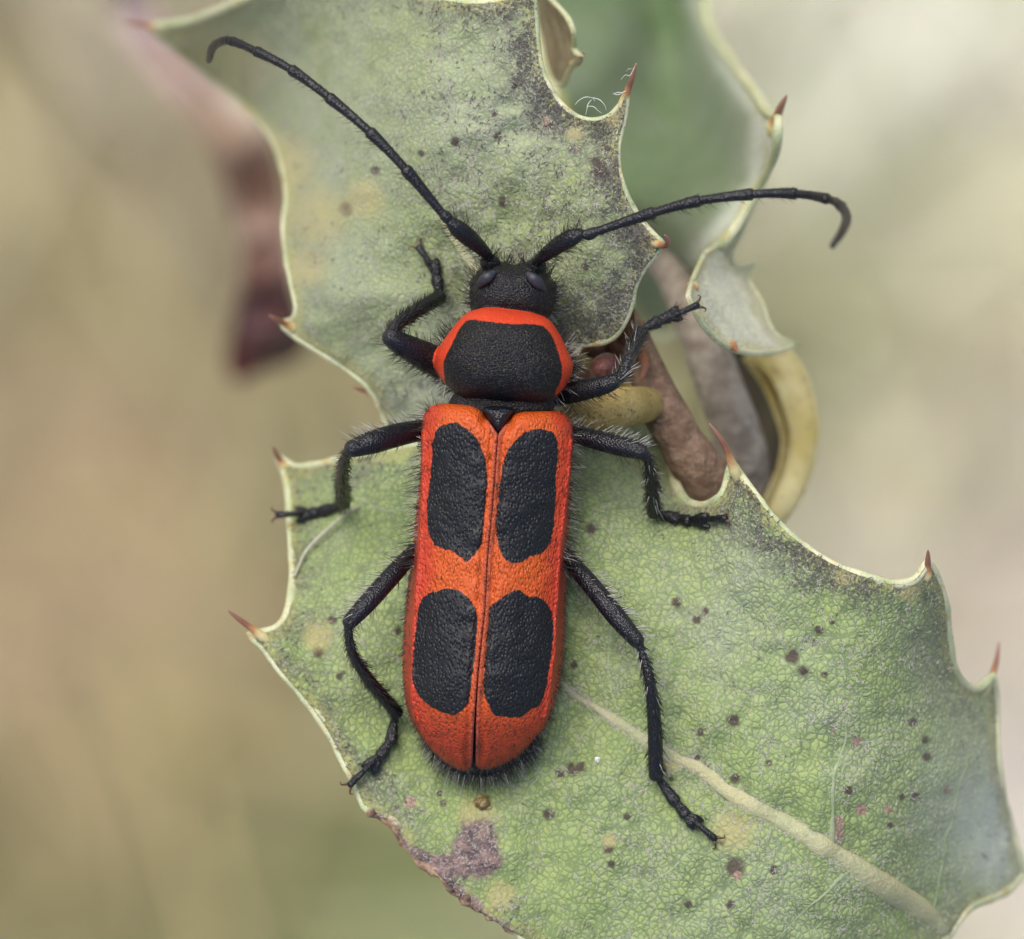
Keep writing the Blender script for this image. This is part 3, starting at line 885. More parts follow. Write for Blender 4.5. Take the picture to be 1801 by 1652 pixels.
z_pale_s = tps([(1213, 520, -0.27), (1240, 450, -0.58), (1300, 395, -0.85), (1340, 330, -1.1), (1297, 612, -0.40), (1400, 603, -0.8), (1330, 520, -0.8), (1320, 470, -1.0), (1268, 530, -0.50), (1250, 590, -0.32)])
z_pale = lambda x, y: z_pale_s(x, y) + 0.02 * vnoise(np.asarray(x, float) / 40, np.asarray(y, float) / 40, 62)
plain_leaf([[(1240, 446), (1228, 470), (1216, 498), (1210, 522)], [(1210, 522), (1226, 556), (1248, 586), (1272, 606), (1297, 617)], [(1297, 617), (1330, 622), (1370, 618), (1402, 606)],
            [(1402, 606), (1370, 594), (1352, 570), (1338, 530), (1316, 494), (1326, 466)], [(1326, 466), (1296, 470), (1284, 452), (1300, 415), (1336, 340)], [(1336, 340), (1305, 388), (1272, 425), (1240, 446)]],
           z_pale, M_LEAF_PALE, [([(1220, 500, 0), (1214, 516, 0.02), (1212, 530, 0.03)], 12), ([(1284, 606, 0), (1294, 614, 0.03), (1298, 619, 0.05)], 10)],
           'pale twisted leaf whose spine tip the beetle grips with its foreleg', 5.0, 6.0, hairs=700, seed=71)

# small curled dry leaf and yellow rolled leaf
z_cs = tps([(950, -20, -0.7), (1000, 35, -0.5), (1010, 70, -0.55), (1000, 115, -0.6), (980, 150, -0.9), (960, 100, -1.0), (955, 40, -0.95)])
M_DRY = mat_simple('dry_leaf', (0.20, 0.15, 0.085), (0.36, 0.31, 0.20), 16, 0.7, 0.006, 60, 0.3, speck=((0.45, 0.44, 0.36), 90, 0.6))
M_YEL = mat_simple('yellow_leaf', (0.46, 0.38, 0.13), (0.58, 0.52, 0.27), 7, 0.6, 0.006, 60, 0.3, speck=((0.25, 0.17, 0.10), 25, 0.6))
plain_leaf([[(944, -25), (975, 5), (1000, 34), (1010, 62), (1010, 88), (1022, 100)], [(1022, 100), (1006, 118), (988, 150), (968, 128), (956, 70), (944, -25)]],
           z_cs, M_DRY, [([(1006, 112, 0), (1018, 108, 0.03), (1026, 92, 0.06)], 8)], 'small curled brownish leaf in the notch between two leaves', 5.0, 6.0)

def rolled_leaf():
    ctr = crom([(1330, 610, -1.25, 40), (1372, 660, -1.2, 46), (1396, 720, -1.15, 44), (1404, 775, -1.1, 38), (1394, 830, -1.05, 36), (1372, 880, -1.0, 34), (1345, 925, -1.0, 26)], 8)
    p, r = P(ctr[:, 0], ctr[:, 1], ctr[:, 2]), ctr[:, 3] / S
    t = np.gradient(p, axis=0); t /= np.linalg.norm(t, axis=1)[:, None]
    side = np.cross(t, (0, 0, 1)); side /= np.linalg.norm(side, axis=1)[:, None]
    a = np.linspace(R(-150), R(115), 22)           # open roll: the gap faces the twig
    mb = MB(); n = len(p); m = len(a)
    for th in (1.0, 0.86):
        V = p[:, None] + (-np.cos(a)[None, :, None] * side[:, None] + np.sin(a)[None, :, None] * np.array([0, 0, 1.0])) * (r * th)[:, None, None]
        F = [(i * m + j, i * m + j + 1, (i + 1) * m + j + 1, (i + 1) * m + j) for i in range(n - 1) for j in range(m - 1)]
        mb.add(V.reshape(-1, 3), F if th == 1.0 else [f[::-1] for f in F])
    F = []
    for i in range(n - 1):
        for j in (0, m - 1):
            F.append((i * m + j, (i + 1) * m + j, n * m + (i + 1) * m + j, n * m + i * m + j))
    mb.f += F
    obj('leaf', mb.mesh('rolled_leaf'), M_YEL, sprig, label='rolled yellow leaf behind the grey twig')
rolled_leaf()

M_TWIG = mat_simple('brown_twig', (0.14, 0.088, 0.060), (0.27, 0.18, 0.125), 22, 0.8, 0.016, 38, 0.2, speck=((0.36, 0.28, 0.22), 90, 0.7))
M_GREY = mat_simple('grey_twig', (0.24, 0.20, 0.165), (0.40, 0.35, 0.295), 20, 0.85, 0.018, 34, 0.2, speck=((0.46, 0.41, 0.32), 40, 0.7))
M_BUD = mat_simple('bud', (0.085, 0.022, 0.018), (0.17, 0.055, 0.045), 20, 0.4, 0.006, 70, 0.5, speck=((0.38, 0.27, 0.22), 130, 0.5))
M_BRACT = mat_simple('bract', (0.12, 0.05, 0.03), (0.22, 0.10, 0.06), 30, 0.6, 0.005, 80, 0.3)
M_PET = mat_simple('petiole', (0.36, 0.27, 0.09), (0.46, 0.36, 0.15), 16, 0.8, 0.010, 110, 0.2, speck=((0.13, 0.09, 0.045), 75, 0.75))
def twig(name, pts, mat, label=None, sides=18, parent=None, lump=0.06):
    p, r = px_path(pts, 8)
    j = vnoise(np.arange(len(p)) / 5.0, np.full(len(p), pts[0][0] % 50), 77)
    v, f, _ = tube_data(p, r * (1 + lump * j), sides)
    mb = MB(); mb.add(v, f)
    return obj(name, mb.mesh(name), mat, parent or sprig, label=label)
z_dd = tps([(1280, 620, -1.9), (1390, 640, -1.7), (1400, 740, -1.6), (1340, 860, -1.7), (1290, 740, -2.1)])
M_HOLLOW_SHADE = mat_simple('hollow_shade', (0.045, 0.035, 0.018), (0.10, 0.08, 0.045), 8, 0.7, 0.01, 40, 0.3)  # dark fill standing in for the shade inside the rolled leaf
plain_leaf([[(1262, 600), (1330, 596), (1398, 640), (1412, 720), (1392, 800), (1345, 872), (1300, 850)], [(1300, 850), (1280, 760), (1262, 680), (1262, 600)]], z_dd, M_HOLLOW_SHADE, [],
           'dark sheet added for the shaded hollow of the rolled yellow leaf', 4.0, 9.0, margin=False)
z_ol = tps([(1130, 560, -3.2), (1260, 560, -3.0), (1250, 800, -2.8), (1180, 780, -3.0), (1110, 700, -3.3)])
M_OLIVE = mat_simple('olive_leaf', (0.17, 0.16, 0.075), (0.36, 0.33, 0.17), 5, 0.7, 0.01, 40, 0.3)
plain_leaf([[(1080, 540), (1180, 520), (1270, 560), (1290, 700), (1262, 840), (1215, 890)], [(1215, 890), (1150, 800), (1090, 680), (1080, 540)]], z_ol, M_OLIVE, [],
           'blurred olive leaf deep between the two twigs', 4.0, 12.0, margin=False)
brown = twig('twig', [(1092, 545, -0.62, 22), (1112, 590, -0.56, 30), (1134, 650, -0.52, 36), (1162, 712, -0.50, 40), (1206, 790, -0.52, 42), (1246, 850, -0.58, 43), (1275, 920, -0.75, 44), (1290, 1020, -1.2, 46)], M_TWIG, 'stout reddish brown twig beside the beetle')
grey = twig('twig', [(1120, 380, -2.2, 34), (1172, 450, -1.6, 36), (1222, 560, -1.2, 38), (1262, 670, -1.05, 42), (1292, 750, -1.0, 44), (1310, 830, -1.05, 44), (1308, 930, -1.2, 44), (1290, 1030, -1.4, 46)], M_GREY, 'grey lichen-dusted twig behind the brown one')
# the shoot goes on down to the ground, hidden behind the leaf
def main_stem():
    p3 = crom([(0.50, -0.24, -1.15), (0.50, -0.36, -1.7), (0.42, -0.45, -3.0), (0.30, -0.5, -8), (0.35, -0.2, -28), (0.1, 0.1, -55), (0.0, 0.0, GZ - 0.5)], 0.02)
    r = np.interp(-p3[:, 2], [1, 10, 80], [0.065, 0.09, 0.25])
    v, f, _ = tube_data(p3, r, 14, up=(0, 1, 0))
    mb = MB(); mb.add(v, f)
    obj('stem', mb.mesh('stem'), M_GREY, sprig)
main_stem()
twig('petiole', [(985, 738, -0.42, 30), (1020, 732, -0.34, 34), (1060, 722, -0.31, 36), (1098, 716, -0.35, 36), (1132, 712, -0.44, 33), (1158, 708, -0.54, 24)], M_PET, 'short yellow downy leaf stalk', lump=0.03)
twig('petiole', [(960, 640, -0.46, 20), (1010, 640, -0.50, 20), (1060, 660, -0.52, 22), (1120, 690, -0.52, 24)], M_PET)
mb = MB()
v, f = ellipsoid(P(1064, 645, -0.40), 30 / S, 24 / S, 24 / S, 0.5); mb.add(v, f)
obj('bud', mb.mesh('bud'), M_BUD, sprig, label='round dark red bud beside the twig')
for (x, y, z, a, b_, rot) in ((1050, 615, -0.52, 34, 20, 0.4), (1088, 612, -0.50, 26, 18, -0.6), (1030, 668, -0.50, 30, 20, 0.1)):  # dark scales added to stand for the shadows behind the bud
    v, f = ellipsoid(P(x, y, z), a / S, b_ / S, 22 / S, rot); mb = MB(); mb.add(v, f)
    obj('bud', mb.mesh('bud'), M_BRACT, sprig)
for (pts, rr) in (([(1108, 600, -0.5), (1110, 565, -0.42), (1112, 530, -0.36)], 9), ([(1085, 612, -0.5), (1102, 580, -0.44), (1100, 556, -0.40)], 9), ([(1122, 612, -0.5), (1135, 640, -0.42), (1128, 668, -0.40)], 12)):
    c = crom(pts, 4); t = np.linspace(0, 1, len(c))
    v, f, _ = tube_data(P(c[:, 0], c[:, 1], c[:, 2]), rr / S * (1 - t) ** 0.6 + 1.5 / S, 8, 0.5)
    mb = MB(); mb.add(v, f); obj('bract', mb.mesh('bract'), M_BRACT, sprig)

# ------------------------------------------------------------------ withered shoot, far out of focus
def withered():
    base = empty('withered_shoot', P(330, 120, -6.4), category='dead shoot', label='withered maroon and mauve leaf hanging blurred beneath the felted leaf')
    zs = tps([(250, 60, -6.6), (420, 190, -6.0), (470, 300, -5.7), (440, 450, -5.5), (470, 560, -5.4), (420, 660, -5.6), (520, 620, -5.7), (340, 180, -6.2)])
    zf = lambda x, y: zs(x, y) + 0.10 * vnoise(np.asarray(x, float) / 45, np.asarray(y, float) / 45, 91)
    poly = outline([[(190, -60), (250, -20), (330, 90), (430, 165), (486, 260), (505, 380), (520, 500), (545, 600), (520, 640)], [(520, 640), (470, 650), (415, 672), (396, 640), (410, 560), (425, 470), (400, 350), (370, 260), (300, 180), (220, 80), (190, -60)]], 10)
    me, ve = sheet(poly, zf, 10, 0.03)
    pal = [(230, 20, (0.34, 0.27, 0.27)), (320, 130, (0.33, 0.25, 0.22)), (430, 185, (0.52, 0.46, 0.38)), (400, 230, (0.24, 0.17, 0.12)), (440, 290, (0.065, 0.035, 0.025)), (460, 330, (0.09, 0.045, 0.03)), (430, 400, (0.30, 0.21, 0.16)), (470, 420, (0.26, 0.17, 0.13)),
           (460, 490, (0.10, 0.045, 0.035)), (450, 560, (0.10, 0.048, 0.048)), (500, 590, (0.075, 0.03, 0.028)), (430, 640, (0.08, 0.022, 0.02)), (350, 200, (0.28, 0.21, 0.16))]
    pq = np.array([p[:2] for p in pal], float); pc = np.array([p[2] for p in pal])
    w = 1 / (((ve[:, None] - pq) ** 2).sum(-1) + 300) ** 1.7
    c = (w @ pc) / w.sum(1)[:, None]
    setattr_col(me, 'tone', np.r_[c, c])
    M = Mat('withered')
    m = M.done(M.mix(M.step(M.noise(18, 4), 0.3, 0.7), M.attr('tone', 'Color'), (0.7, 0.65, 0.62), 'MULTIPLY'), 0.6, M.bump(M.noise(30, 4), 0.01), 0.3)
    obj('blade', me, m, base)
    p = crom([tuple(P(215, -30, -6.62)), (-1.6, 2.1, -7.2), (-2.3, 2.5, -11), (-3.5, 3.2, -30), (-4.0, 3.5, GZ - 0.4)], 0.03)
    v, f, _ = tube_data(p, np.interp(-p[:, 2], [6, 80], [0.035, 0.14]), 10, up=(0, 1, 0))
    mb = MB(); mb.add(v, f)
    obj('stalk', mb.mesh('stalk'), M_TWIG, base)
withered()

# ------------------------------------------------------------------ the beetle
beetle = empty('longhorn_beetle', P(860, 1000, -0.31), category='beetle',
               label='red longhorn beetle with four black patches resting on the spiny leaves')
M_BODY = mat_black('beetle_cuticle', ring=True)
M_BLACK = mat_black('black_cuticle', gran=190.0, depth=0.0024, rough=0.30)
M_ELY = mat_elytron()
M_EYE = mat_simple('compound_eye', (0.018, 0.019, 0.028), (0.030, 0.031, 0.044), 90, 0.45, 0.0008, 420, 0.5)
M_CLAW = mat_simple('claw', (0.05, 0.020, 0.009), (0.12, 0.045, 0.018), 50, 0.3, 0.001, 90, 0.5)
M_SETA = mat_simple('dark_seta', (0.012, 0.011, 0.010), (0.03, 0.026, 0.022), 50, 0.4, 0.0005, 90, 0.5)
M_PUB = mat_simple('pale_seta', (0.42, 0.41, 0.38), (0.60, 0.58, 0.54), 50, 0.45, 0.0005, 90, 0.4)

z1 = lambda L: np.array([(650 + x / 4.0, 360 + y / 4.0) for x, y in L])
z2 = lambda L: np.array([(650 + x / 4.0, 680 + y / 4.0) for x, y in L])
z3 = lambda L: np.array([(650 + x / 4.0, 1000 + y / 4.0) for x, y in L])
PRO = crom(z1([(690, 760), (770, 733), (850, 722), (1000, 738), (1150, 762), (1260, 808), (1330, 900), (1400, 1040), (1434, 1140), (1395, 1250), (1315, 1345), (1240, 1398), (1080, 1402), (900, 1392), (760, 1375), (640, 1358), (540, 1270), (480, 1185), (453, 1090), (490, 1000), (560, 900), (620, 822)]), 5, True)
PRO_BLK = crom(z1([(700, 812), (800, 820), (960, 838), (1150, 842), (1230, 862), (1290, 940), (1330, 1050), (1352, 1150), (1345, 1240), (1305, 1330), (1320, 1460), (900, 1520), (500, 1460), (530, 1300), (528, 1230), (520, 1150), (532, 1080), (590, 960), (642, 862)]), 5, True)
SUT = crom([(876, 764), (873, 800), (871, 830), (865, 905), (858, 980), (853, 1070), (850, 1100), (842, 1175), (836, 1262), (834, 1325), (833, 1350)], 5)
EL_OUT_L = [(856, 736), (846, 722), (828, 713), (800, 710), (770, 711), (750, 721), (741, 750), (740, 792), (738, 840), (732, 892), (725, 967), (716, 1040), (711, 1090), (708, 1150), (710, 1212), (722, 1265), (750, 1312), (780, 1340), (808, 1356), (823, 1357), (830, 1350)]
EL_OUT_R = [(892, 741), (902, 730), (923, 724), (962, 722), (987, 726), (1002, 737), (1009, 762), (1006, 820), (1003, 905), (998, 967), (996, 1055), (995, 1080), (992, 1150), (982, 1212), (965, 1270), (937, 1307), (912, 1331), (887, 1345), (862, 1354), (845, 1355), (838, 1349)]
SPOT_L1 = z2([(580, 252), (640, 270), (700, 310), (770, 390), (810, 500), (830, 640), (820, 800), (800, 1000), (790, 1110), (740, 1180), (685, 1234), (640, 1200), (590, 1165), (560, 1148), (500, 1140), (440, 1090), (412, 1000), (405, 850), (420, 700), (440, 500), (445, 380), (480, 300), (540, 265)])
SPOT_R1 = z2([(1190, 298), (1260, 310), (1310, 350), (1327, 450), (1312, 650), (1308, 850), (1292, 1020), (1260, 1120), (1200, 1180), (1130, 1195), (1060, 1238), (980, 1238), (930, 1180), (900, 1100), (888, 980), (903, 800), (930, 600), (960, 480), (1010, 400), (1080, 330), (1150, 303)])
SPOT_L2 = z3([(420, 172), (480, 160), (560, 138), (640, 165), (710, 220), (750, 310), (757, 420), (742, 600), (722, 750), (702, 930), (660, 990), (600, 1027), (530, 1020), (450, 985), (370, 920), (320, 850), (298, 750), (308, 600), (328, 400), (350, 250)])
SPOT_R2 = z3([(1040, 153), (1120, 195), (1200, 205), (1240, 240), (1285, 310), (1293, 450), (1273, 650), (1252, 780), (1227, 900), (1190, 970), (1120, 1000), (1060, 1047), (960, 1047), (880, 1030), (830, 950), (803, 850), (808, 700), (828, 450), (848, 280), (900, 230), (970, 178)])

def elytron(side):
    out = crom(EL_OUT_L if side < 0 else EL_OUT_R, 4)
    # suture side: a hair's gap, widening to the apex
    gap = np.interp(SUT[:, 1], [764, 1100, 1260, 1350], [0.2, 0.25, 1.2, 3.0])
    sut = SUT + np.stack([side * gap, 0 * gap], -1)
    scut = np.array([(856, 736), (866, 750)] if side < 0 else [(892, 741), (884, 753)], float)
    inner = np.concatenate([crom(np.concatenate([scut, sut[:1]]), 4)[1:-1], sut])
    poly = np.concatenate([out[:-1], inner[::-1][1:]])
    ridge = out[8:]          # ridge and side wall run along the outer edge only
    outer = crom([p for p in (EL_OUT_L if side < 0 else EL_OUT_R)][5:], 4)
    def parts(q):
        d = dist_poly(q, outer, False)
        dfront = dist_poly(q, crom((EL_OUT_L if side < 0 else EL_OUT_R)[:7], 4), False)
        ds = dist_poly(q, inner, False)
        w = np.interp(q[:, 1], [740, 820, 900, 1080, 1180, 1280, 1350], [1.0, 2.5, 8.5, 15.5, 15.5, 6.0, 2.0])
        return d, dfront, ds, w
    def zf(x, y):
        q = np.stack([x, y], -1)
        d, df, ds, w = parts(q)
        u = np.clip((d - w) / 150.0, 0, 1)
        z = -0.085 + 0.085 * (1 - (1 - u) ** 2.6)
        wall = np.clip(1 - d / np.maximum(w, 1e-3), 0, 1)
        z -= wall * 0.13 * np.interp(y, [720, 900, 1250, 1350], [0.35, 1.0, 1.0, 0.5])
        z += 0.006 * np.exp(-((d - w - 1) / 3.0) ** 2)
        e = np.clip(df / 26.0, 0, 1); z -= 0.06 * (1 - np.sqrt(1 - (1 - e) ** 2))
        ap = np.clip((y - 1180) / 180.0, 0, 1); z -= 0.075 * ap ** 2
        e = np.clip(d / 22.0, 0, 1); z -= np.where(y > 1270, 0.04 * (1 - np.sqrt(1 - (1 - e) ** 2)), 0)
        z += 0.005 * np.exp(-((ds - 2.5) / 2.5) ** 2) - 0.007 * np.exp(-((ds - 10) / 5.0) ** 2) - 0.010 * np.exp(-(ds / 1.0) ** 2)
        z -= 0.02 * np.exp(-((y - 1020) / 260.0) ** 2) * 0.5
        z += 0.003 * vnoise(x / 22, y / 22, 5)
        return z - 0.012
    spots = [SPOT_L1, SPOT_L2] if side < 0 else [SPOT_R1, SPOT_R2]
    def at(q):
        d, df, ds, w = parts(q)
        sp = np.maximum(*[sdist(q, crom(s, 4, True)) for s in spots])
        return dict(lat=d - w, sut=ds, spot=sp, apex_shade=np.clip((q[:, 1] - 1200) / 120, 0, 1))
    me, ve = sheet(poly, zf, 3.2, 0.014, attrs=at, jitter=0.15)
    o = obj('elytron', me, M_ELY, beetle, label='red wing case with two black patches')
    return poly, zf
EP, EZ = {}, {}
for s_ in (-1, 1):
    EP[s_], EZ[s_] = elytron(s_)

# trunk, pronotum, head and legs: one body
BODY = MB()
def inset(poly, d):
    c = np.array(poly); t = np.roll(c, -1, 0) - np.roll(c, 1, 0)
    t /= np.linalg.norm(t, axis=1)[:, None] + 1e-9
    n = np.stack([-t[:, 1], t[:, 0]], -1)
    if (np.cross(c, np.roll(c, -1, 0))).sum() < 0:
        n = -n
    return c + n * d
trunk = crom([(870, 700), (800, 702), (775, 730), (762, 800), (756, 900), (742, 1000), (730, 1090), (724, 1150), (726, 1210), (736, 1262), (756, 1318), (782, 1348), (808, 1364), (835, 1369), (870, 1366), (905, 1350), (930, 1325), (955, 1272), (970, 1210), (978, 1150), (983, 1050), (986, 950), (990, 850), (988, 780), (978, 730), (960, 708)], 8, True)
v, f = dome(trunk, np.interp(trunk[:, 1], [700, 1200, 1370], [-0.20, -0.22, -0.27]), -0.125, -0.33, 12, 2.2, 0.7, centre=(858, 1000)); BODY.add(v, f)
yy = PRO[:, 1]
v, f = dome(PRO, np.interp(yy, [540, 560, 640, 700], [-0.115, -0.13, -0.15, -0.12]), 0.0, -0.29, 16, 3.0, 0.52, centre=(886, 630)); BODY.add(v, f)
HEAD = crom([(832, 552), (826, 532), (826, 512), (832, 492), (843, 472), (856, 460), (874, 458), (892, 462), (903, 466), (914, 463), (930, 461), (948, 465), (962, 480), (973, 500), (978, 524), (974, 548), (950, 566), (900, 568), (850, 562)], 5, True)
v, f = dome(HEAD, -0.19, -0.085, -0.36, 12, 2.6, 0.5, centre=(902, 515)); BODY.add(v, f)
for (x, y) in ((862, 462), (943, 468)):        # antennal sockets
    v, f = ellipsoid(P(x, y, -0.135), 19 / S, 15 / S, 22 / S); BODY.add(v, f)
for (x, y, a) in ((842, 512, 0.4), (964, 518, -0.4)):        # cheeks
    v, f = ellipsoid(P(x, y, -0.185), 14 / S, 28 / S, 34 / S, a); BODY.add(v, f)
for s_ in (-1, 1):                            # palps and mandibles in front of and below the head
    c = crom([(905 + s_ * 14, 490, -0.28, 12), (905 + s_ * 16, 474, -0.33, 10), (905 + s_ * 8, 466, -0.37, 5)], 5)
    v, f, _ = tube_data(P(c[:, 0], c[:, 1], c[:, 2]), c[:, 3] / S, 10); BODY.add(v, f)
mes = crom([(806, 690), (870, 694), (965, 696), (972, 722), (930, 735), (875, 745), (800, 735), (788, 715)], 6, True)
v, f = dome(mes, -0.12, -0.072, -0.28, 8, 3, 0.5); BODY.add(v, f)

LEGS = {   # femur, tibia: (px, py, z, r); tarsus: start, two joints, lobe tips, claw base and tip
    'LF': dict(fem=[(815, 655, -0.24, 26), (770, 638, -0.18, 28), (728, 617, -0.12, 24), (700, 602, -0.09, 20), (687, 592, -0.08, 18)],
               tib=[(687, 586, -0.08, 11), (700, 570, -0.10, 12), (735, 545, -0.18, 13), (772, 524, -0.29, 14)],
               tar=[(774, 520), (769, 494), (766, 474)], lobes=[(748, 458), (768, 455)], claw=[(757, 466), (737, 436)], z=z_up),
    'RF': dict(fem=[(950, 700, -0.25, 20), (990, 694, -0.20, 19), (1030, 685, -0.15, 19), (1064, 677, -0.12, 17), (1082, 670, -0.11, 14)],
               tib=[(1086, 668, -0.11, 10), (1098, 650, -0.12, 11), (1112, 618, -0.15, 12), (1128, 584, -0.20, 13)],
               tar=[(1133, 578), (1156, 566), (1174, 558)], lobes=[(1192, 540), (1200, 561)], claw=[(1186, 556), (1226, 537)], z=lambda x, y: -0.245 + 0 * np.asarray(x, float)),
    'LM': dict(fem=[(790, 752, -0.25, 17), (740, 757, -0.20, 19), (700, 765, -0.15, 21), (655, 778, -0.10, 21), (618, 790, -0.08, 16)],
               tib=[(610, 798, -0.09, 9), (603, 820, -0.16, 11), (601, 850, -0.30, 13), (604, 884, -0.47, 14)],
               tar=[(598, 889), (568, 899), (550, 903)], lobes=[(520, 894), (521, 917)], claw=[(534, 904), (490, 905)], z=z_low),
    'RM': dict(fem=[(960, 752, -0.25, 16), (1010, 763, -0.20, 17), (1060, 777, -0.15, 18), (1105, 788, -0.12, 18), (1130, 796, -0.11, 14)],
               tib=[(1139, 801, -0.11, 8), (1144, 825, -0.15, 10), (1147, 860, -0.22, 12), (1150, 902, -0.30, 13)],
               tar=[(1160, 903), (1189, 912), (1210, 916)], lobes=[(1246, 905), (1246, 926)], claw=[(1226, 915), (1275, 911)], z=z_low),
    'LH': dict(fem=[(775, 935, -0.27, 14), (728, 972, -0.21, 15), (690, 1012, -0.15, 17), (645, 1062, -0.10, 17), (614, 1095, -0.09, 14)],
               tib=[(612, 1106, -0.09, 7.5), (620, 1150, -0.12, 9), (650, 1197, -0.18, 11), (698, 1254, -0.27, 12.5)],
               tar=[(694, 1263), (688, 1302), (671, 1327)], lobes=[(637, 1348), (656, 1361)], claw=[(657, 1338), (616, 1380)], z=z_low),
    'RH': dict(fem=[(950, 935, -0.27, 14), (1000, 985, -0.21, 15), (1040, 1030, -0.15, 17), (1085, 1086, -0.11, 18), (1121, 1128, -0.10, 14)],
               tib=[(1127, 1140, -0.10, 7.5), (1143, 1200, -0.11, 10), (1151, 1272, -0.15, 13), (1154, 1364, -0.20, 14)],
               tar=[(1158, 1370), (1186, 1408), (1205, 1432)], lobes=[(1236, 1444), (1219, 1458)], claw=[(1218, 1440), (1257, 1475)], z=z_low)}
DARK = MB(); PALE = MB()
def unit(v):
    return v / (np.linalg.norm(v) + 1e-12)
def tube_hairs(pts, rad, n, Lp, mb, lean=0.5, rp=0.55, sector=None, droop=0.2, seed=0):
    """bristles standing off a tube and leaning towards its tip"""
    r = np.random.default_rng(seed)
    p = np.asarray(pts); t = np.gradient(p, axis=0)
    for _ in range(n):
        i = r.integers(0, len(p))
        d = unit(t[i]); s = unit(np.cross(d, (0, 0, 1))); u = np.cross(s, d)
        a = r.uniform(0, 2 * np.pi) if sector is None else r.normal(sector[0], sector[1])
        o = math.cos(a) * s + math.sin(a) * u
        L = r.uniform(0.6, 1.25) * Lp / S
        rp_ = rp * 1.35
        hair(mb, p[i] + o * rad[i] * 0.93, unit(o + d * lean * r.uniform(0.6, 1.4)), L, d * 0.25 + np.array([0, 0, -droop]) + r.normal(0, 0.08, 3), rp_ / S)
CLAWS = []
seedc = 100
for nm, L in LEGS.items():
    left = nm[0] == 'L'
    p, r = px_path(L['fem']); v, f, _ = tube_data(p, r, 14); BODY.add(v, f)
    out = 1 if left else -1
    tube_hairs(p[len(p) // 4:], r[len(p) // 4:], 110, 15, DARK, 0.9, 0.5, seed=seedc)
    tube_hairs(p[len(p) // 4:], r[len(p) // 4:], 60 if nm != 'RF' else 25, 24, PALE if nm[1] != 'F' else DARK, 0.7, 0.5, sector=((math.pi, 0.5) if left == (nm[1] == 'F') else (0.0 if not left else 0.0, 0.5)), seed=seedc + 1)
    tube_hairs(p[len(p) // 3:], r[len(p) // 3:], 14, 34, DARK, 0.3, 0.5, seed=seedc + 5)
    p, r = px_path(L['tib']); v, f, _ = tube_data(p, r, 12); BODY.add(v, f)
    tube_hairs(p, r, 260, 13, DARK, 1.2, 0.65, seed=seedc + 2)
    tube_hairs(p, r, 30, 20, PALE if nm[1] != 'L' and not left else DARK, 1.0, 0.5, seed=seedc + 3)
    kn = P(*L['fem'][-1][:3]); kt = P(*L['tib'][0][:3])
    v, f, _ = tube_data(np.stack([kn, (kn + kt) / 2, kt]), np.array([L['tib'][0][3] * 1.1] * 3) / S, 10); BODY.add(v, f)
    # tarsus lying on the surface
    zf = L['z']; T = L['tar']
    def G(q, h):
        return P(q[0], q[1], float(np.asarray(zf(np.array([q[0]]), np.array([q[1]])))[0]) + h)
    te = P(*L['tib'][-1][:3])
    a0 = G(T[0], 0.030); a1 = G(T[1], 0.022); a2 = G(T[2], 0.020)
    v, f, _ = tube_data(np.stack([te, (te + a0) / 2, a0]), np.array([8.5, 6, 6]) / S, 10); BODY.add(v, f)
    for A, B, r0, r1 in ((a0, a1, 6.5, 12.5), (a1, a2, 6.5, 12)):
        t = np.linspace(0, 1, 7)[:, None]
        pp = A * (1 - t) + B * t
        v, f, _ = tube_data(pp, np.linspace(r0, r1, 7) / S, 12, 0.8); BODY.add(v, f)
        tube_hairs(pp, np.linspace(r0, r1, 7) / S, 30, 8, DARK, 1.6, 0.6, seed=seedc + 4)
    for lb in L['lobes']:
        b = G(lb, 0.014); t = np.linspace(0, 1, 7)[:, None]
        pp = a2 * (1 - t) + b * t + np.array([0, 0, 0.006]) * np.sin(t * math.pi)
        v, f, _ = tube_data(pp, np.array([5.0, 5.5, 6.5, 7.4, 7.6, 6.6, 4.0]) / S, 12, 0.75); BODY.add(v, f)
        tube_hairs(pp, np.full(7, 7.0) / S, 30, 7, DARK, 1.6, 0.5, seed=seedc + 6)
    c0 = G(L['claw'][0], 0.026); c1 = G(L['claw'][1], 0.022)
    c0 = (c0 * 0.5 + a2 * 0.5)
    if nm == 'LM':
        c1[2] = c0[2] + 0.02
    t = np.linspace(0, 1, 8)[:, None]
    pp = c0 * (1 - t) + c1 * t + np.array([0, 0, 0.008]) * np.sin(t * math.pi)
    v, f, _ = tube_data(pp, np.linspace(4.2, 7.2, 8) / S, 10); BODY.add(v, f)
    tube_hairs(pp, np.linspace(4.2, 7.0, 8) / S, 16, 8, DARK, 1.6, 0.5, seed=seedc + 7)
    d = unit(c1 - c0); s = unit(np.cross(d, (0, 0, 1)))
    for w in (-1, 1):
        cp = np.stack([c1 + s * w * 3.5 / S, c1 + d * 7 / S + s * w * 7 / S + np.array([0, 0, 0.002]), c1 + d * 12 / S + s * w * 12 / S - np.array([0, 0, 0.006]), c1 + d * 9 / S + s * w * 16 / S - np.array([0, 0, 0.018])])
        cp = crom(cp, 0.003)
        v, f, _ = tube_data(cp, np.linspace(3.0, 0.8, len(cp)) / S, 8)
        mb = MB(); mb.add(v, f); CLAWS.append(mb)
    seedc += 11

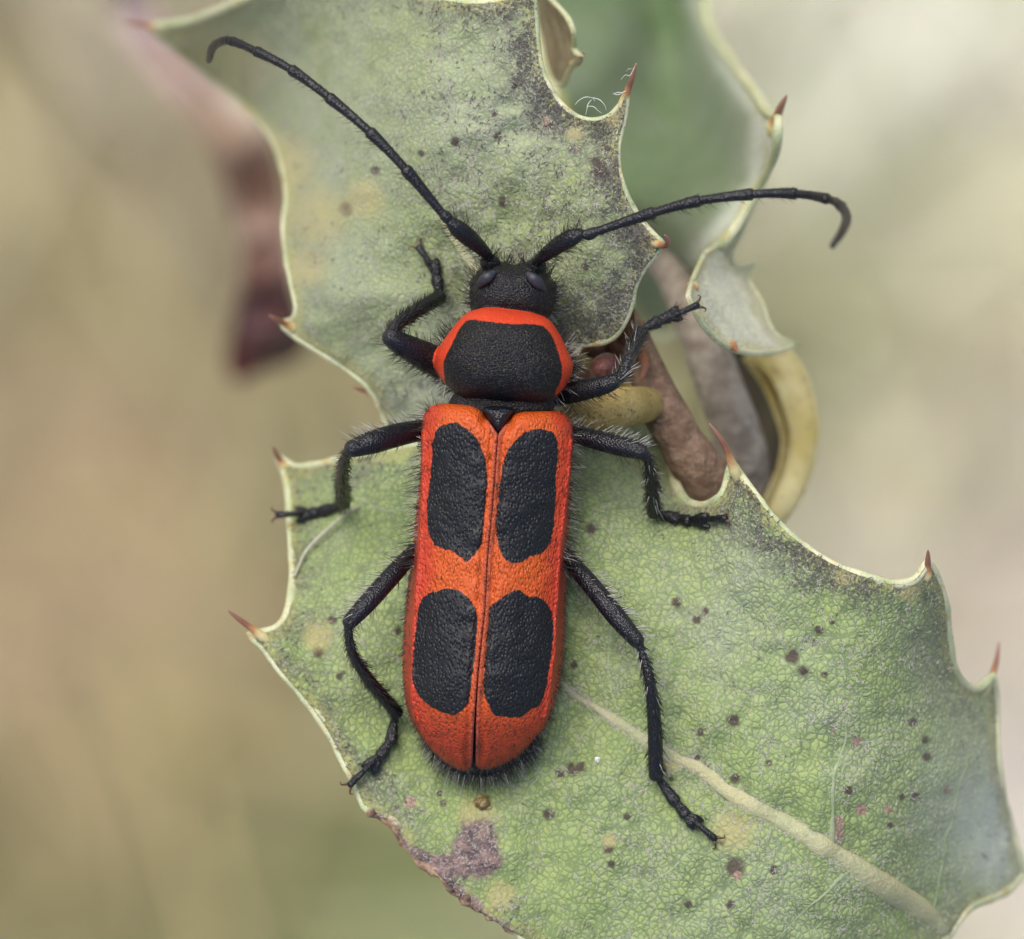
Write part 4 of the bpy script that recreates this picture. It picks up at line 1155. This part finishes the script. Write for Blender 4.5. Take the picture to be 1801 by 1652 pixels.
tmp = BODY.mesh('body_raw')
to = bpy.data.objects.new('body_raw', tmp); COL.objects.link(to)
md = to.modifiers.new('r', 'REMESH'); md.mode = 'VOXEL'; md.voxel_size = 0.0030; md.use_smooth_shade = True
ms = to.modifiers.new('s', 'SMOOTH'); ms.factor = 0.5; ms.iterations = 3
dg = bpy.context.evaluated_depsgraph_get()
body = bpy.data.meshes.new_from_object(to.evaluated_get(dg))
bpy.data.objects.remove(to); bpy.data.meshes.remove(tmp)
body.name = 'body'
body.materials.clear()
co = np.zeros(len(body.vertices) * 3, np.float32); body.vertices.foreach_get('co', co); co = co.reshape(-1, 3).astype(float)
q = to_px(co)
near = (q[:, 0] > 740) & (q[:, 0] < 1035) & (q[:, 1] > 520) & (q[:, 1] < 725)
ring = np.full(len(q), -20.0); okr = np.zeros(len(q)); dust = np.zeros(len(q))
qi = q[near]; zi = co[near][:, 2]
ring[near] = -sdist(qi, PRO_BLK)
sp = sdist(qi, PRO)
lim = np.where(qi[:, 1] < 566, np.clip((sp + 1.0) / 2.0, 0, 1), (sp > -2.5).astype(float))
okr[near] = lim * (zi > -0.20)
dust[near] = np.clip((zi + 0.2) / 0.1, 0, 1)
hd = (q[:, 0] > 820) & (q[:, 0] < 985) & (q[:, 1] > 450) & (q[:, 1] <= 560)
dust[hd] = np.maximum(dust[hd], np.clip((co[hd][:, 2] + 0.2) / 0.1, 0, 1) * 0.8)
setattr_float(body, 'ring', ring); setattr_float(body, 'ringok', okr); setattr_float(body, 'dust', dust)
body.polygons.foreach_set('use_smooth', np.ones(len(body.polygons), bool))
body_o = obj('body', body, M_BODY, beetle, label='black body with red-rimmed thorax and six black legs')
for mb in CLAWS:
    obj('claw', mb.mesh('claw'), M_CLAW, beetle)

# scutellum and eyes
sc_poly = crom([(850, 718), (876, 714), (903, 719), (892, 742), (876, 768), (862, 744)], 3, True)
v, f = dome(sc_poly, -0.055, -0.022, -0.09, 8, 2.5, 0.5)
mb = MB(); mb.add(v, f); obj('scutellum', mb.mesh('scutellum'), M_BLACK, beetle)
for pts in ([(842, 505, -0.120, 5), (849, 495, -0.098, 9), (858, 487, -0.090, 10), (868, 480, -0.094, 6)], [(929, 483, -0.092, 6), (938, 490, -0.088, 10), (948, 500, -0.096, 10), (958, 510, -0.118, 5)]):
    p, r = px_path(pts, 2)
    v, f, _ = tube_data(p, r, 14, 0.7)
    mb = MB(); mb.add(v, f); obj('eye', mb.mesh('eye'), M_EYE, beetle)

# antennae: scape, pedicel and the long flagellum joints
ANT = [[(862, 455, -0.115, 8), (850, 441, -0.085, 11.5), (826, 419, -0.04, 15.5), (805, 402, -0.01, 15.5), (793, 392, 0.0, 10)],
       [(790, 389, 0.0, 8.5), (786, 383, 0.0, 10.5), (781, 378, 0.0, 10)],
       [(783, 382), (715, 300), (652, 234), (580, 173), (514, 124), (452, 91), (409, 73), (390, 73), (374, 84), (367, 107)],
       [0.0, 0.02, 0.02, 0.0, -0.03, -0.08, -0.14, -0.18, -0.24, -0.32], [9.5, 9.8, 9.6, 9.3, 9.0, 8.6, 8.0, 8.0, 8.2, 8.0]]
ANT_R = [[(942, 463, -0.115, 8), (954, 452, -0.085, 11), (980, 433, -0.04, 15), (1006, 418, -0.01, 15.5), (1022, 411, 0.0, 10)],
         [(1025, 412, 0.0, 8), (1036, 413, 0.0, 10.5), (1046, 408, 0.0, 9.5)],
         [(1044, 409), (1147, 375), (1227, 354), (1320, 342), (1397, 341), (1454, 350), (1479, 363), (1489, 384), (1481, 408), (1464, 433)],
         [0.0, 0.03, 0.06, 0.08, 0.12, 0.20, 0.28, 0.36, 0.46, 0.55], [9.5, 10.0, 9.8, 9.6, 9.2, 8.8, 8.2, 8.4, 8.4, 8.0]]
def antenna(A, sgn, seed):
    e = empty('antenna', P(*A[0][0][:3]), beetle, label='long black many-jointed feeler')
    for k, pts in enumerate(A[:2]):
        p, r = px_path(pts, 3)
        v, f, _ = tube_data(p, r, 14)
        mb = MB(); mb.add(v, f); obj('segment', mb.mesh('segment'), M_BLACK, e)
        if k == 0:
            tube_hairs(p, r, 150, 26, DARK, 0.6, 0.5, seed=seed)
    J = np.array([(x, y, z, r * 1.1) for (x, y), z, r in zip(A[2], A[3], A[4])], float)
    full = crom(J, 4)
    # split the smooth curve at the joints
    idx = [int(np.argmin(((full[:, :2] - j[:2]) ** 2).sum(1))) for j in J]
    cuts = idx[:-3] + [idx[-1]] if len(idx) > 8 else idx
    for i, (a, b) in enumerate(zip(cuts[:-1], cuts[1:])):
        if b - a < 2:
            continue
        seg = full[a:b + 1]
        t = np.linspace(0, 1, len(seg))
        rr = seg[:, 3] * (0.74 + 0.34 * t ** 2) if i < len(cuts) - 2 else seg[:, 3] * (0.95 - 0.35 * t ** 3)
        rr = rr / S * (D - seg[:, 2]) / D
        p = P(seg[:, 0], seg[:, 1], seg[:, 2])
        v, f, _ = tube_data(p, rr, 12)
        mb = MB(); mb.add(v, f); obj('segment', mb.mesh('segment'), M_BLACK, e)
        tube_hairs(p, rr, 60, 4.5, DARK, 1.8, 0.6, seed=seed + 20 + i)
        if i < 4:
            tube_hairs(p, rr, 11 - 2 * i, 20 - 2 * i, DARK, 0.6, 0.45, sector=((math.pi if sgn < 0 else 0.0), 0.35), seed=seed + i + 1)
antenna(ANT, -1, 300)
antenna(ANT_R, 1, 340)

# bristles along the outline of thorax, head, wing cases and tail
def rim_hairs(poly, zrange, n, Lp, mb, back, spread=0.35, ymin=None, ymax=None, seed=0, rp=0.5, up=(0.0, 0.6), inset_px=2.0, cond=None):
    r = np.random.default_rng(seed)
    t = np.roll(poly, -1, 0) - np.roll(poly, 1, 0)
    t /= np.linalg.norm(t, axis=1)[:, None] + 1e-9
    c = poly.mean(0)
    k = 0
    while k < n:
        i = r.integers(0, len(poly))
        x, y = poly[i]
        if (ymin and y < ymin) or (ymax and y > ymax) or (cond and not cond(x, y)):
            continue
        nn = np.array([t[i][1], -t[i][0]])
        if nn @ (poly[i] - c) < 0:
            nn = -nn
        x, y = poly[i] - nn * (inset_px + r.uniform(0, 3)) + t[i] * r.uniform(-3, 3)
        z = r.uniform(*zrange)
        d = unit(np.array([nn[0], -nn[1], r.uniform(*up)]) + np.array([back[0], -back[1], 0]) + r.normal(0, spread, 3))
        hair(mb, P(x, y, z), d, r.uniform(0.55, 1.3) * Lp / S, np.array([back[0], -back[1], -0.1]) * 0.5 + r.normal(0, 0.12, 3), rp * 1.4 / S, 4)
        k += 1
rim_hairs(PRO, (-0.20, -0.13), 260, 30, DARK, (0, -0.25), seed=1, cond=lambda x, y: 575 < y < 690)
rim_hairs(PRO, (-0.23, -0.15), 170, 34, PALE, (0, 0.1), seed=2, cond=lambda x, y: y > 600 and (x < 800 or x > 960))
rim_hairs(PRO, (-0.13, -0.11), 70, 10, DARK, (0, -0.5), seed=3, ymax=575)
rim_hairs(HEAD, (-0.22, -0.14), 230, 28, DARK, (0, -0.3), 0.45, seed=4, ymax=555)
rim_hairs(HEAD, (-0.24, -0.17), 60, 22, PALE, (0, 0.2), 0.45, seed=5, ymin=490, ymax=560)
rim_hairs(np.array(EL_OUT_L[4:], float), (-0.16, -0.10), 70, 12, DARK, (0, 0.45), seed=6, inset_px=1)
for s_ in (-1, 1):
    O = crom((EL_OUT_L if s_ < 0 else EL_OUT_R)[4:], 4)
    full = np.concatenate([O, np.array([[858, 1200], [865, 760]])])
    cnd = (lambda x, y: x < 800 or y > 1290) if s_ < 0 else (lambda x, y: x > 920 or y > 1290)
    rim_hairs(full, (-0.19, -0.10), 120, 40, DARK, (0, 0.2), 0.25, seed=7 + s_, ymax=1000, cond=cnd, inset_px=4)
    rim_hairs(full, (-0.24, -0.15), 90, 30, PALE, (0, 0.3), 0.3, seed=17 + s_, ymax=1000, cond=cnd, inset_px=6)
    rim_hairs(full, (-0.19, -0.11), 190, 13, DARK, (0, 0.5), 0.25, seed=27 + s_, ymin=980, cond=cnd, inset_px=3)
rim_hairs(trunk, (-0.27, -0.19), 330, 24, DARK, (0, 0.4), 0.35, ymin=1295, seed=40, up=(-0.2, 0.5))
rim_hairs(trunk, (-0.30, -0.22), 120, 24, PALE, (0, 0.4), 0.35, ymin=1300, seed=41, up=(-0.2, 0.3))
# short setae lying back on the wing cases and thorax
rs = np.random.default_rng(77)
for s_ in (-1, 1):
    poly = EP[s_]
    qq = rs.uniform(poly.min(0), poly.max(0), (1500, 2)); qq = qq[inside(qq, poly)]
    zz = EZ[s_](qq[:, 0], qq[:, 1])
    pp = P(qq[:, 0], qq[:, 1], zz - 0.0005)
    for a in pp:
        w = rs.normal(0, 0.35)
        hair(DARK, a, unit(np.array([w, -1.0, 0.35])), rs.uniform(6, 12) / S, np.array([0, 0, -0.3]), 0.55 / S, 2)
obj('seta', DARK.mesh('seta'), M_SETA, beetle, kind='stuff', label='dark bristles all over the beetle')
obj('pale_seta', PALE.mesh('pale_seta'), M_PUB, beetle, kind='stuff', label='pale hairs along legs and flanks')

# ------------------------------------------------------------------ small things on the leaves
mb = MB()
zg = float(z_low(np.array([848.]), np.array([1412.]))[0])
g_e = empty('leaf_gall', P(848, 1412, zg), category='gall', label='small amber blister on the leaf just behind the beetle tail')
v, f = ellipsoid(P(848, 1413, zg + 0.006), 15 / S, 12.5 / S, 9 / S, 0.3, 24, 14)
qv = to_px(v); v[:, 2] += 0.006 * vnoise(qv[:, 0] / 5, qv[:, 1] / 5, 3); v[:, 0] += 0.003 * vnoise(qv[:, 0] / 7, qv[:, 1] / 7, 6)
mb.add(v, f)
obj('dome', mb.mesh('dome'), mat_simple('gall', (0.10, 0.065, 0.02), (0.22, 0.16, 0.05), 60, 0.25, 0.003, 90, 0.6), g_e)
v, f, _ = tube_data(np.array([P(848 + (16 + 2 * math.sin(3 * a)) * math.cos(a), 1413 + (13 + 2 * math.cos(2 * a)) * math.sin(a), zg + 0.001 + 0.003 * math.sin(2 * a)) for a in np.linspace(0.5, 5.6, 30)]), (3.0 + 1.6 * np.sin(np.linspace(0, 9, 30))) / S, 8)
mb = MB(); mb.add(v, f)
obj('rim', mb.mesh('rim'), mat_simple('gall_rim', (0.13, 0.095, 0.04), (0.30, 0.26, 0.12), 60, 0.6, 0.003, 90, 0.3), g_e)

M_SILK = mat_simple('silk', (0.70, 0.70, 0.68), (0.80, 0.80, 0.78), 20, 0.4, 0.0003, 90, 0.4)
silk = empty('spider_silk', P(1035, 205, -0.16), category='silk', label='tangle of white silk threads in the notch below the tall leaf spine')
for pts in ([(1012, 184), (1018, 177), (1030, 171), (1043, 173), (1046, 178)], [(1043, 172), (1055, 176), (1064, 186), (1066, 194)], [(1040, 176), (1034, 184), (1032, 194), (1030, 202)], [(1034, 187), (1044, 188), (1052, 195), (1058, 199)],
            [(1078, 166), (1086, 163), (1094, 163), (1102, 160)], [(1080, 164), (1084, 167), (1090, 166), (1096, 162)], [(1092, 140), (1100, 132), (1108, 133), (1116, 118)], [(1102, 126), (1104, 122), (1112, 121)]):
    c = crom(pts, 2)
    z = -0.15 + 0.02 * np.sin(np.linspace(0, 3, len(c)))
    if pts[0][1] < 150:
        z += 0.05
    v, f, _ = tube_data(P(c[:, 0], c[:, 1], z), (0.55 if pts[0][1] > 150 else 0.35) / S, 6)
    mb = MB(); mb.add(v, f); obj('thread', mb.mesh('thread'), M_SILK, silk)
c = crom([(519, 1012), (524, 1000), (537, 972), (563, 943), (609, 905), (632, 890)], 6)
v, f, _ = tube_data(P(c[:, 0], c[:, 1], z_low(c[:, 0], c[:, 1]) + 0.012 + 0.02 * np.sin(np.linspace(0, math.pi, len(c)))), np.interp(np.arange(len(c)), [0, len(c) * 0.6, len(c)], [2.6, 3.2, 2.0]) / S, 8)
mb = MB(); mb.add(v, f)
obj('plant_fibre', mb.mesh('plant_fibre'), mat_simple('fibre', (0.36, 0.35, 0.28), (0.46, 0.44, 0.37), 20, 0.5, 0.001, 90, 0.4), None,
    label='single curved whitish fibre lying on the leaf beside the middle leg', category='fibre')
mb = MB()
zf_ = float(z_low(np.array([1051.]), np.array([1337.]))[0])
v, f = ellipsoid(P(1051, 1337, zf_ + 0.004), 3.5 / S, 5.5 / S, 3 / S, 0.4, 9, 6)
v[:, :2] += 0.002 * np.random.default_rng(5).normal(size=(len(v), 2)); mb.add(v, f)
obj('white_flake', mb.mesh('white_flake'), M_SILK, None, label='tiny white flake on the leaf beside the beetle tail', category='flake')
